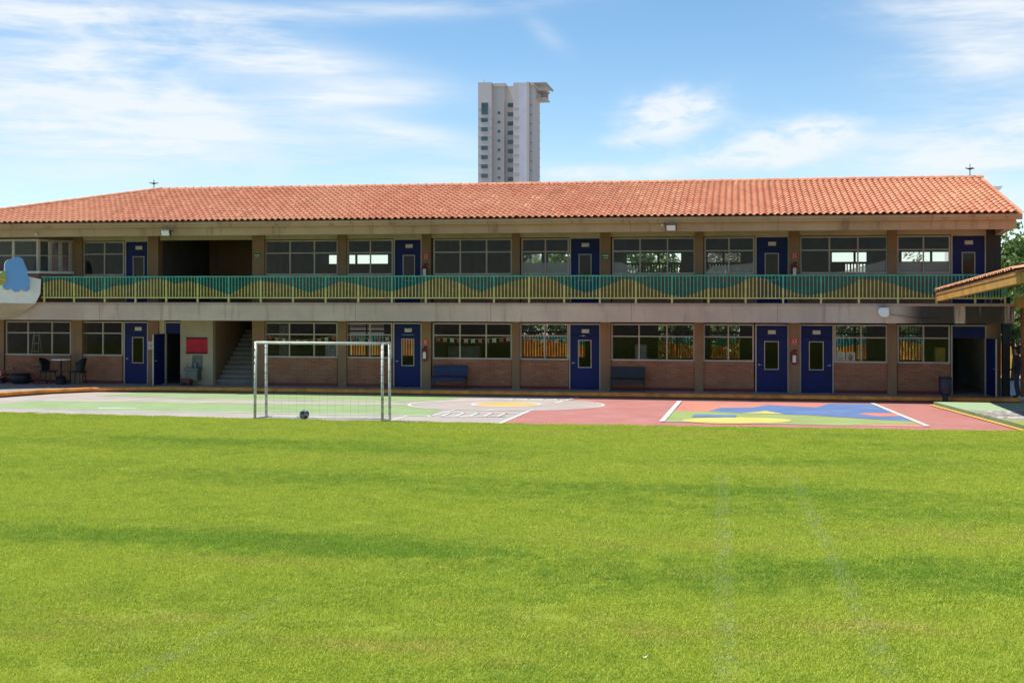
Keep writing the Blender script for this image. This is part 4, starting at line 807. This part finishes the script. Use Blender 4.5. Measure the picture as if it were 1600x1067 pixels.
def bin_():
    x, y = PX(1477, 46.08), 46.08; o = thing('litter_bin', 'dark navy litter bin on a narrow foot at the edge of the low platform', 'bin', (x, y, 0)); m = mat('bin_navy', (.012, .016, .035), .5)
    MB().lathe((x, y, .30), [(.17, 0), (.215, .06), (.22, .55), (.205, .60), (.19, .58)], 20).build('body', m, o, True); MB().box(x - .09, x + .09, y - .08, y + .08, 0, .31).build('foot', m, o, bevel=.01); MB().lathe((x, y, .0), [(.2, 0), (.2, .02)], 16).build('base_plate', 'black', o)
    l = MB(); n = 22
    for k in range(n):
        a, b = 2 * math.pi * k / n, 2 * math.pi * (k + 1) / n; h = .91 + (.06 if k % 2 else 0) + random.uniform(0, .02); l.poly([(x + .222 * math.cos(a), y + .222 * math.sin(a), .84), (x + .222 * math.cos(b), y + .222 * math.sin(b), .84), (x + .215 * math.cos((a + b) / 2), y + .215 * math.sin((a + b) / 2), h)])
    l.build('liner', 'black', o)
bin_()
# goal and ball
def goal():
    fl, fr, bl, br = G(398.3, 656), G(597.5, 660.5), G(416, 653.5), G(609, 657.5); ht = 2.32; r = .042; V = lambda p, z: Vector((*p, z))
    o = thing('football_goal', 'white tubular football goal with fine dark net at the far edge of the lawn', 'goal', ((fl[0] + br[0]) / 2, (fl[1] + br[1]) / 2, .01)); m = mat('goal_paint', (.56, .56, .5), .45, .12, 5); lean = Vector((.03, 0, 0))
    for p, s in ((fl, 1), (fr, 0), (bl, 0), (br, -.3)): MB().tube([V(p, .02), V(p, ht) + lean * s], r, 12).build('post', m, o, True)
    MB().tube([V(fl, ht) + lean, V(fr, ht)], r * 1.02, 12).build('crossbar', m, o, True)
    for a, b in ((fl, bl), (fr, br)): MB().tube([V(a, ht), V(b, ht)], r * .8, 10).build('side_bar', m, o, True); MB().tube([V(a, .05), V(b, .05)], r * .7, 10).build('ground_bar', m, o, True)
    MB().tube([V(bl, .05), V(br, .05)], r * .5, 8).build('ground_bar', m, o, True)
    n = MB(); W = .0017
    def strand(a, b): n.tube([a, b], W, 3, False)
    def sheet(a, b, z0, z1, step):
        k = max(2, int((Vector(b) - Vector(a)).length / step))
        for i in range(k + 1):
            p = Vector(a).lerp(Vector(b), i / k); strand(V(p, z0), V(p, z1))
        q = int((z1 - z0) / step)
        for j in range(q + 1):
            z = z0 + (z1 - z0) * j / q; strand(V(a, z), V(b, z))
    sheet(bl, br, .05, ht - .05, .23); sheet(fl, bl, .05, ht - .05, .2); sheet(fr, br, .05, ht - .05, .2)
    n.build('net', mat('net_cord', (.05, .05, .045), .8), o)
    t = MB()
    for p in (fl, fr, bl, br):
        for k in range(9):
            z = .2 + k * .245 + random.uniform(-.05, .05); a = random.uniform(-.01, .01); t.lathe((p[0], p[1], z), [(r + .003, 0), (r + .006, .006), (r + .003, .012)], 10)
    t.build('net_tie', 'dark', o)
goal()
def ball():
    import bmesh
    x, y = G(475.5, 656.2); r = .148; bm = bmesh.new(); bmesh.ops.create_icosphere(bm, subdivisions=5, radius=r); p = (1 + 5 ** .5) / 2; ic = [Vector(v).normalized() for a in (-1, 1) for b in (-p, p) for v in ((0, a, b), (a, b, 0), (b, 0, a))]; q = Matrix.Rotation(.5, 3, 'X') @ Matrix.Rotation(.7, 3, 'Z')
    for f in bm.faces:
        n = q @ f.calc_center_median().normalized(); d = max(n.dot(v) for v in ic); f.material_index = 1 if d > .935 else 0; f.smooth = True
    m = bpy.data.meshes.new('football'); bm.to_mesh(m); m.materials.append(mat('ball_grey', (.36, .35, .33), .45, .3, 9)); m.materials.append(mat('ball_dark', (.07, .065, .06), .5, .3, 9)); o = bpy.data.objects.new('football', m); COL.objects.link(o); o.location = (x, y, r + .02)
    tag(o, 'worn grey and black football lying in the goal mouth', 'ball')
ball()
for i, (px, py, c, lab) in enumerate(((947, 904.5, (.22, .09, .05), 'curled brown leaf lying on the lawn'), (1486, 787, (.12, .1, .07), 'dark dry leaf lying on the right part of the lawn'), (1008, 1028.5, (.75, .72, .6), 'small pale petal on the near lawn'))):
    x, y = G(px, py, .03); m = MB(); s = .05 if i < 2 else .03; vs = [(x + s * u, y + s * v, .045 + w) for u, v, w in ((-1, 0, .02), (-.4, .5, 0), (.4, .45, .01), (1, 0, .035), (.4, -.5, .005), (-.4, -.45, .0), (0, 0, -.012))]
    m.add(vs, [(0, 1, 6), (1, 2, 6), (2, 3, 6), (3, 4, 6), (4, 5, 6), (5, 0, 6)]); tag(m.build('fallen_leaf' if i < 2 else 'petal', mat('dead_leaf', c, .8)), lab, 'leaf' if i < 2 else 'petal')

# ---------------------------------------------------------------- lightning rods, canopy, person
def rod(px, pyt, pyb, label):
    b, t = P(px, pyb, RY), P(px, pyt, RY); o = thing('lightning_rod', label, 'lightning rod', (b.x, RY, b.z - .1), 'lightning rods on the ridge'); z = b.z + (t.z - b.z) * .62
    MB().tube([(b.x, RY, b.z - .12), (b.x, RY, t.z)], [.032, .022], 6).build('mast', 'metal', o); m = MB()
    for k in range(4): a = R(20 + 90 * k); m.tube([(b.x, RY, z), (b.x + .2 * math.cos(a), RY + .2 * math.sin(a), z + .03)], [.035, .015], 6)
    m.lathe((b.x, RY, z - .05), [(.02, 0), (.045, .03), (.045, .07), (.02, .1)], 10); m.build('spike_ring', 'dark', o)
    MB().prism([(b.x - .03, RY - .18, b.z - .18), (b.x + .09, RY - .18, b.z - .18), (b.x + .03, RY - .02, b.z + .08), (b.x - .03, RY - .02, b.z + .08)], (0, .03, 0)).build('base', 'white', o)
rod(240.5, 281, 297, 'thin lightning rod at the left end of the ridge where the hip begins'); rod(1515.5, 257, 276, 'thin lightning rod near the right gable end of the ridge')
def canopy():
    o = thing('canopy', 'ochre canopy with terracotta tiled edge reaching in from the right', 'canopy', (10, 40, 0)); A = Vector((6.67, 45.6, 3.52)); Bn = Vector((6.676, 32.8, 4.04)); D = Bn - A; E = Vector((7.6, 0, 1.7)); up = Vector((0, 0, 1))
    MB().prism([A, Bn, Bn + up * .2, A + up * .2], (.12, 0, 0)).build('side_fascia', 'canopy', o)
    MB().prism([A + Vector((-.02, 0, .202)), Bn + Vector((-.02, 0, .202)), Bn + Vector((-.02, 0, .27)), A + Vector((-.02, 0, .27))], (.14, 0, 0)).build('upper_strip', mat('ochre_strip', (.33, .165, .045), .7, .14, 1.5), o)
    MB().prism([Bn + Vector((.125, 0, 0)), Bn + E, Bn + E + up * .27, Bn + Vector((.125, 0, .27))], (0, .12, 0)).build('front_fascia', 'canopy', o)
    MB().prism([A + Vector((.0, 0, .275)), Bn + Vector((0, 0, .275)), Bn + E + up * .275, A + E + up * .275], (0, 0, .05)).build('roof_deck', 'canopybrown', o)
    m, tn = tile_field(A + Vector((-.05, 0, .34)), -(A - Bn), E, D.length, 16, E.length / 16, .236)
    m.build('roof', 'tile', o, True, tn)
    for k in range(5):
        p = A.lerp(Bn, .04 + .23 * k) + Vector((.14, 0, -.01)); MB().prism([p, p + E * .97, p + E * .97 + up * .2, p + up * .2], (0, .14, 0)).build('rafter', 'canopy', o)
    for px, Y, w, m in ((1571.5, 47.6, .125, 'dark'), (1600, 47.2, .1, 'post')):
        x = PX(px, Y); MB().box(x - w, x + w, Y - w, Y + w, Z1 if Y > 46.4 else 0, 3.66).build('post', m, o)
    for x, y in ((12.5, 34), (13.6, 40), (13.8, 45)): MB().box(x - .1, x + .1, y - .1, y + .1, 0, 4.6).build('post', 'post', o)
    MB().box(9.3, 14.2, 45.7, 45.9, 3.3, 3.66).build('tie_beam', 'canopy', o)
canopy()
def person():
    x, y = G(1590, 621.5, Z1); t = NT('dark_clothes'); tc = t.n('ShaderNodeTexCoord'); sp = t.n('ShaderNodeSeparateXYZ'); t.L.new(tc.outputs['Object'], sp.inputs[0]); z = sp.outputs[2]
    c = t.mix(t.ramp(z, .86, .88), (.02, .022, .03), (.018, .016, .016)); c = t.mix(t.ramp(z, 1.47, 1.49), c, (.28, .15, .1)); t.col(c); t.b.inputs['Roughness'].default_value = .8
    V = {'pel': (0, 0, .95, .15, .12), 'wai': (.01, 0, 1.1, .14, .1), 'che': (0, 0, 1.3, .17, .12), 'nek': (-.01, 0, 1.48, .06, .06), 'hd0': (-.03, 0, 1.56, .075, .085), 'hd1': (-.035, 0, 1.64, .085, .1), 'hd2': (-.02, 0, 1.72, .06, .07)}
    E = [('pel', 'wai'), ('wai', 'che'), ('che', 'nek'), ('nek', 'hd0'), ('hd0', 'hd1'), ('hd1', 'hd2')]
    for s in (-1, 1):
        n = str(s); V.update({'hip' + n: (0, s * .1, .88, .095, .095), 'kne' + n: (-.04 + .05 * s, s * .11, .48, .06, .06), 'ank' + n: (.03 + .06 * s, s * .11, .09, .04, .04), 'toe' + n: (-.13 + .06 * s, s * .12, .035, .045, .032), 'sho' + n: (.0, s * .19, 1.4, .065, .065), 'elb' + n: (.05, s * .25, 1.12, .045, .045), 'wri' + n: (-.12, s * .21, .98, .03, .03), 'han' + n: (-.2, s * .19, .97, .035, .022)})
        E += [('pel', 'hip' + n), ('hip' + n, 'kne' + n), ('kne' + n, 'ank' + n), ('ank' + n, 'toe' + n), ('che', 'sho' + n), ('sho' + n, 'elb' + n), ('elb' + n, 'wri' + n), ('wri' + n, 'han' + n)]
        for k in range(5): V['f%d%s' % (k, n)] = (-.28 + .02 * abs(k - 1.5), s * (.19 + .018 * (k - 2)), .96 - .02 * (k == 4), .009, .009); E.append(('han' + n, 'f%d%s' % (k, n)))
    ks = list(V); m = bpy.data.meshes.new('person'); m.from_pydata([V[k][:3] for k in ks], [(ks.index(a), ks.index(b)) for a, b in E], []); o = bpy.data.objects.new('person', m); COL.objects.link(o); o.location = (x, y, Z1); WL[o.name] = Vector((x, y, Z1)); m.materials.append(t.m)
    o.modifiers.new('skin', 'SKIN'); sv = m.skin_vertices[0].data
    for i, k in enumerate(ks): sv[i].radius = V[k][3:]; sv[i].use_root = (k == 'pel')
    s = o.modifiers.new('sub', 'SUBSURF'); s.levels = s.render_levels = 1
    tag(o, 'person in dark clothes standing in the shade under the canopy beside the orange post', 'person')
    h = MB(); h.lathe((x + .02, y, Z1 + 1.58), [(.05, -.08), (.1, 0), (.108, .1), (.085, .17), (.02, .2)], 14); h.build('hair', 'black', o, True)
person()

# ---------------------------------------------------------------- behind the building: tower, fence, trees, far block
def tower():
    Y = 420.; q = lambda px: PX(px, Y); zt = lambda py: P(795, py, Y).z
    o = thing('apartment_tower', 'tall pale grey apartment tower rising behind the tiled roof', 'tower', (q(795), Y + 8, 0)); wl = [(747, 768, 0, 128), (768, 786, 2.2, 134), (786, 801.5, 4.2, 132), (801.5, 823, .6, 129.5), (826.5, 831.2, 1.4, 130)]
    for a, c, d, t in wl: MB().box(q(a), q(c), Y + d, Y + 17 + d * .1, 0, zt(t)).build('wall', 'towerwall', o)
    MB().box(q(767), q(788), Y + 1.4, Y + 8, zt(134) + .002, zt(129)).build('parapet', 'towerwall', o)
    MB().box(q(811.5), q(822.5), Y + .35, Y + .59, 0, zt(129.8)).build('pale_panel', 'towerlight', o); MB().box(q(823), q(826.5), Y - .1, Y + 16, 0, zt(129)).build('wall', 'towerwall', o)
    MB().box(q(827), q(831.2) + .5, Y + .6, Y + 19, zt(134), zt(129.6)).build('parapet', 'towerwall', o)
    def win(a, c, t, b, d, m='towerglass'):
        f = MB().box(q(a), q(c), Y + d - .12, Y + d - .02, zt(b), zt(t)).build('window', m, o)
    for k in range(8):
        y = 184 + 14.55 * k; win(752, 762, y, y + 6.2, 0); win(776, 779.8, y + 2 - 13, y + 6 - 13, 2.2); win(790, 801, y - 25.2, y - 18.8, 4.2); win(828.2, 829.4, y - 20, y - 18.4, 1.4, 'black')
    for k in (8,): win(776, 779.8, 184 + 14.55 * k - 11, 184 + 14.55 * k - 7, 2.2); win(790, 801, 184 + 14.55 * k - 25.2, 184 + 14.55 * k - 18.8, 4.2)
    for k in (9,): win(790, 801, 184 + 14.55 * 9 - 25.2, 184 + 14.55 * 9 - 18.8, 4.2)
    win(752.3, 762.5, 160, 178.5, 0)
    for k in range(9):
        z = zt(168 + 14.5 * k); x = q(831.2); MB().box(x + .001, x + .16, Y + 12.5, Y + 17.5, z - .12, z + .12).build('ledge', 'towerlight', o)
        for a, c, d in ((747, 768, 0), (801.5, 811.5, .6), (827, 831, 1.4)): MB().box(q(a), q(c), Y + d - .07, Y + d - .001, z - .1, z + .1).build('floor_line', 'towerwall', o)
    # slatted pergola and ledge at the roof corner
    x0 = q(831.2); yb = Y + 18; tz = zt(131)
    MB().box(x0, x0 + 3.4, Y + 9, yb, tz - 1.1, tz - .6).build('roof_wing', 'towerwall', o); MB().box(x0, x0 + 3.4, Y + 9, yb, tz - 4.0, tz - 3.6).build('roof_wing', 'towerwall', o); MB().box(x0 + .01, x0 + 2.9, yb - .6, yb - .2, tz - 3.58, tz - 1.12).build('roof_wing', 'towerwall', o)
    m = MB()
    for k in range(12): y = Y + 2 + k * 1.5; m.box(x0 - 1, x0 + 4.6, y - .12, y + .12, tz + .1, tz + .45)
    for x in (x0 - .5, x0 + 1.8, x0 + 4.2): m.box(x - .12, x + .12, Y + 1.5, Y + 19, tz - .2, tz + .098)
    m.build('pergola', 'frame', o)
    MB().tube([(q(751), Y + 6, zt(128)), (q(751), Y + 6, zt(119))], .12, 5).build('mast', 'metal', o)
tower()
def far_block():
    Y = 112.; a, c = P(1500, 298, Y), P(1566, 291.5, Y); o = thing('far_building', 'grey flat roofed block peeking past the right gable of the tiled roof', 'building', ((a.x + c.x) / 2, Y + 4, 0)); MB().box(a.x, c.x - 1.1, Y, Y + 8, 0, a.z).build('wall', 'towerwall', o)
    MB().prism([(a.x, Y - .4, a.z), (c.x - .25, Y - .4, a.z), (c.x, Y - .4, c.z), (a.x, Y - .4, c.z)], (0, 9, 0)).build('roof', 'white', o)
far_block()
def fence():
    """Pickets painted orange with a teal wavy top, seen through the ground floor rooms."""
    Y = YK + 5.2; o = thing('picket_fence', 'orange and teal painted picket fence seen through the ground floor rooms', 'fence', (-5, Y, 0)); ms = [mat('picket_orange', (.85, .30, .06), .5, .2, 3), mat('picket_teal', (.03, .28, .3), .5), mat('picket_yellow', (.85, .5, .06), .5)]; m = MB(); x = -19.; i = 0
    while x < 16:
        h = 1.42 + .16 * math.sin(x * 1.1); m.cur = random.choice((0, 0, 0, 2)); m.tube([(x, Y, .05), (x, Y, h)], .062, 8); m.cur = 1; m.tube([(x, Y, h + .001), (x, Y, 1.72)], .062, 8); x += .135
    m.build('picket_panel', ms, o)
    for z in (.4, 1.5): MB().box(-19, 16, Y + .064, Y + .1, z, z + .06).build('rail', ms[0], o)
    for k in range(12): MB().box(-19 + k * 3.1, -18.9 + k * 3.1, Y + .102, Y + .2, 0, 1.76).build('post', ms[0], o)
fence()
def garden_wall():
    x0, x1 = PX(520, 64), PX(625, 64); o = thing('garden_hut', 'pale banded hut seen through the window behind the goal', 'hut', ((x0 + x1) / 2, 65.5, 0)); MB().box(x0, x1, 64, 67, 0, 2.35).build('wall', 'white', o); MB().box(x0 - .2, x1 + .2, 63.8, 67.2, 2.352, 2.5).build('roof', 'slab', o); MB().box(x0, x1, 63.96, 63.999, 2.0, 2.12).build('band', 'column', o)
garden_wall()
def tree(px, Y, zc, rx, rz, n, label, leaf='leaf', sz=.16, name='tree', hole=.0):
    x = PX(px, Y); o = thing(name, label, 'tree', (x, Y, 0), 'trees behind the school'); t = MB(); r = .06 + rx * .05; rr = random.Random(int(px) * 7 + int(Y)); limbs = []
    t.tube([(x, Y, 0), (x + rr.uniform(-.1, .1), Y, zc * .4), (x + rr.uniform(-.2, .2), Y, zc)], [r, r * .75, r * .35], 8)
    for k in range(9):
        a = rr.uniform(0, 6.28); e = rr.uniform(.2, 1.2); L = rx * rr.uniform(.55, .95); s = Vector((x, Y, zc * rr.uniform(.45, .95))); p = s + Vector((math.cos(a) * math.cos(e) * L, math.sin(a) * math.cos(e) * L, math.sin(e) * L * rz / rx)); mid = s.lerp(p, .5) + Vector((0, 0, .1)); t.tube([s, mid, p], [r * .4, r * .25, r * .08], 6); limbs += [mid, p]
    t.build('trunk', 'bark', o); cl = []
    for k in range(26):
        a = rr.uniform(0, 6.28); u = rr.uniform(-1, 1); q = (1 - u * u) ** .5; d = rr.uniform(.45, 1.0); cl.append((Vector((x + rx * d * q * math.cos(a), Y + rx * d * q * math.sin(a), zc + rz * d * u)), rr.uniform(.22, .42) * rx))
    cl += [(p, .25 * rx) for p in limbs]
    g = np.random.default_rng(int(px) + int(Y)); c = g.integers(0, len(cl), n); C = np.array([cl[i][0] for i in c]); S = np.array([cl[i][1] for i in c])[:, None]; dv = g.normal(size=(n, 3)); dv /= np.linalg.norm(dv, axis=1)[:, None]; pos = C + dv * S * (g.uniform(.35, 1, (n, 1)) ** .5) * [1, 1, .75]
    a = g.normal(size=(n, 3)); a /= np.linalg.norm(a, axis=1)[:, None]; b = np.cross(a, dv); b /= (np.linalg.norm(b, axis=1)[:, None] + 1e-6); s = (g.uniform(.5, 1.1, (n, 1)) * sz)
    v = np.stack([pos - a * s, pos + b * s * .5, pos + a * s, pos - b * s * .5], 1).reshape(-1, 3); ct = g.uniform(0, .6, len(cl)); tn = ct[c] + g.uniform(0, .4, n)
    m = MB(); m.v = v.tolist(); m.f = [(4 * i, 4 * i + 1, 4 * i + 2, 4 * i + 3) for i in range(n)]; m.mi = [0] * n; m.build('crown', leaf, o, False, tn)
tree(1612, 63, 5.1, 2.7, 1.7, 9000, 'bushy green tree behind the canopy at the right end of the school')
tree(1583, 58.5, 2.6, 1.3, 1.2, 3500, 'small yellow green tree between the canopy posts at ground level', sz=.11)
tree(872, 70, 4.5, 2.6, 1.9, 7000, 'green tree seen through the window left of the middle balcony door')
tree(832, 74, 4.7, 1.8, 1.6, 4000, 'pale greyish tree seen through the left pane beside the middle balcony door', 'leafdry')
tree(1005, 68, 4.4, 2.5, 1.9, 7000, 'green tree seen through the wide upper window right of the middle door')
tree(1132, 69, 4.7, 2.9, 2.0, 9000, 'dense tree filling the upper window left of the twin doors', 'leafdry')
tree(1436, 78, 5.0, 1.1, 1.3, 700, 'thin sparse tree seen through the rightmost upper window', 'leafdry', .12)
tree(1420, 64, 2.6, 2.2, 1.8, 6000, 'yellow green shrub tree seen through the rightmost ground window')
tree(1062, 63.5, 2.8, 2.0, 1.7, 6000, 'green tree behind the picket fence seen through the window above the black bench')
tree(60, 62, 3.0, 2.4, 1.9, 5000, 'tree seen through the leftmost ground floor window')

def hedge(px0, px1, Y, h, n, label):
    x0, x1 = PX(px0, Y), PX(px1, Y); o = thing('hedge', label, 'hedge', ((x0 + x1) / 2, Y, 0)); g = np.random.default_rng(int(px0)); c = np.stack([g.uniform(x0, x1, 90), g.uniform(Y - .7, Y + .7, 90), g.uniform(.3, h, 90)], 1); k = g.integers(0, 90, n); dv = g.normal(size=(n, 3)); dv /= np.linalg.norm(dv, axis=1)[:, None]
    pos = c[k] + dv * g.uniform(.3, .75, (n, 1)); a = g.normal(size=(n, 3)); a /= np.linalg.norm(a, axis=1)[:, None]; b = np.cross(a, dv); b /= np.linalg.norm(b, axis=1)[:, None] + 1e-6; s = g.uniform(.5, 1.1, (n, 1)) * .13
    v = np.stack([pos - a * s, pos + b * s * .55, pos + a * s, pos - b * s * .55], 1).reshape(-1, 3); m = MB(); m.v = v.tolist(); m.f = [(4 * i, 4 * i + 1, 4 * i + 2, 4 * i + 3) for i in range(n)]; m.mi = [0] * n; m.build('foliage', 'leaf', o, False, (g.uniform(0, .6, 90)[k] + g.uniform(0, .4, n)))
    t = MB()
    for i in range(12): q = x0 + (x1 - x0) * (i + .5) / 12; t.tube([(q, Y, 0), (q + .1, Y, h * .8)], [.05, .02], 6)
    t.build('stems', 'bark', o)
hedge(780, 950, 63, 3.0, 9000, 'leafy hedge behind the picket fence left of the middle ground door'); hedge(1000, 1230, 62.4, 3.0, 10000, 'leafy hedge behind the picket fence between the black bench and the twin doors'); hedge(1290, 1480, 62.8, 3.0, 9000, 'leafy hedge seen through the two rightmost ground floor windows')
def step_ladder():
    Y = YF + .9; a, c = P(50, 553, Y), P(64, 518, Y); o = thing('step_ladder', 'pale folding step ladder standing inside the leftmost ground floor window', 'ladder', ((a.x + c.x) / 2, Y, Z1)); m = MB(); t = c.z - Z1; w = c.x - a.x
    for x, s in ((a.x, 1), (c.x, -1)):
        m.tube([(x, Y - .25, Z1), (x + s * w * .22, Y, c.z)], .016, 6); m.tube([(x, Y + .3, Z1), (x + s * w * .22, Y, c.z)], .014, 6)
    m.build('frame', 'frame', o)
    for k in range(6): f = (k + .8) / 6.3; y = Y - .25 * (1 - f); MB().box(a.x + w * .22 * f, c.x - w * .22 * f, y - .05, y + .05, Z1 + t * f - .015, Z1 + t * f + .015).build('step', 'frame', o)
step_ladder()
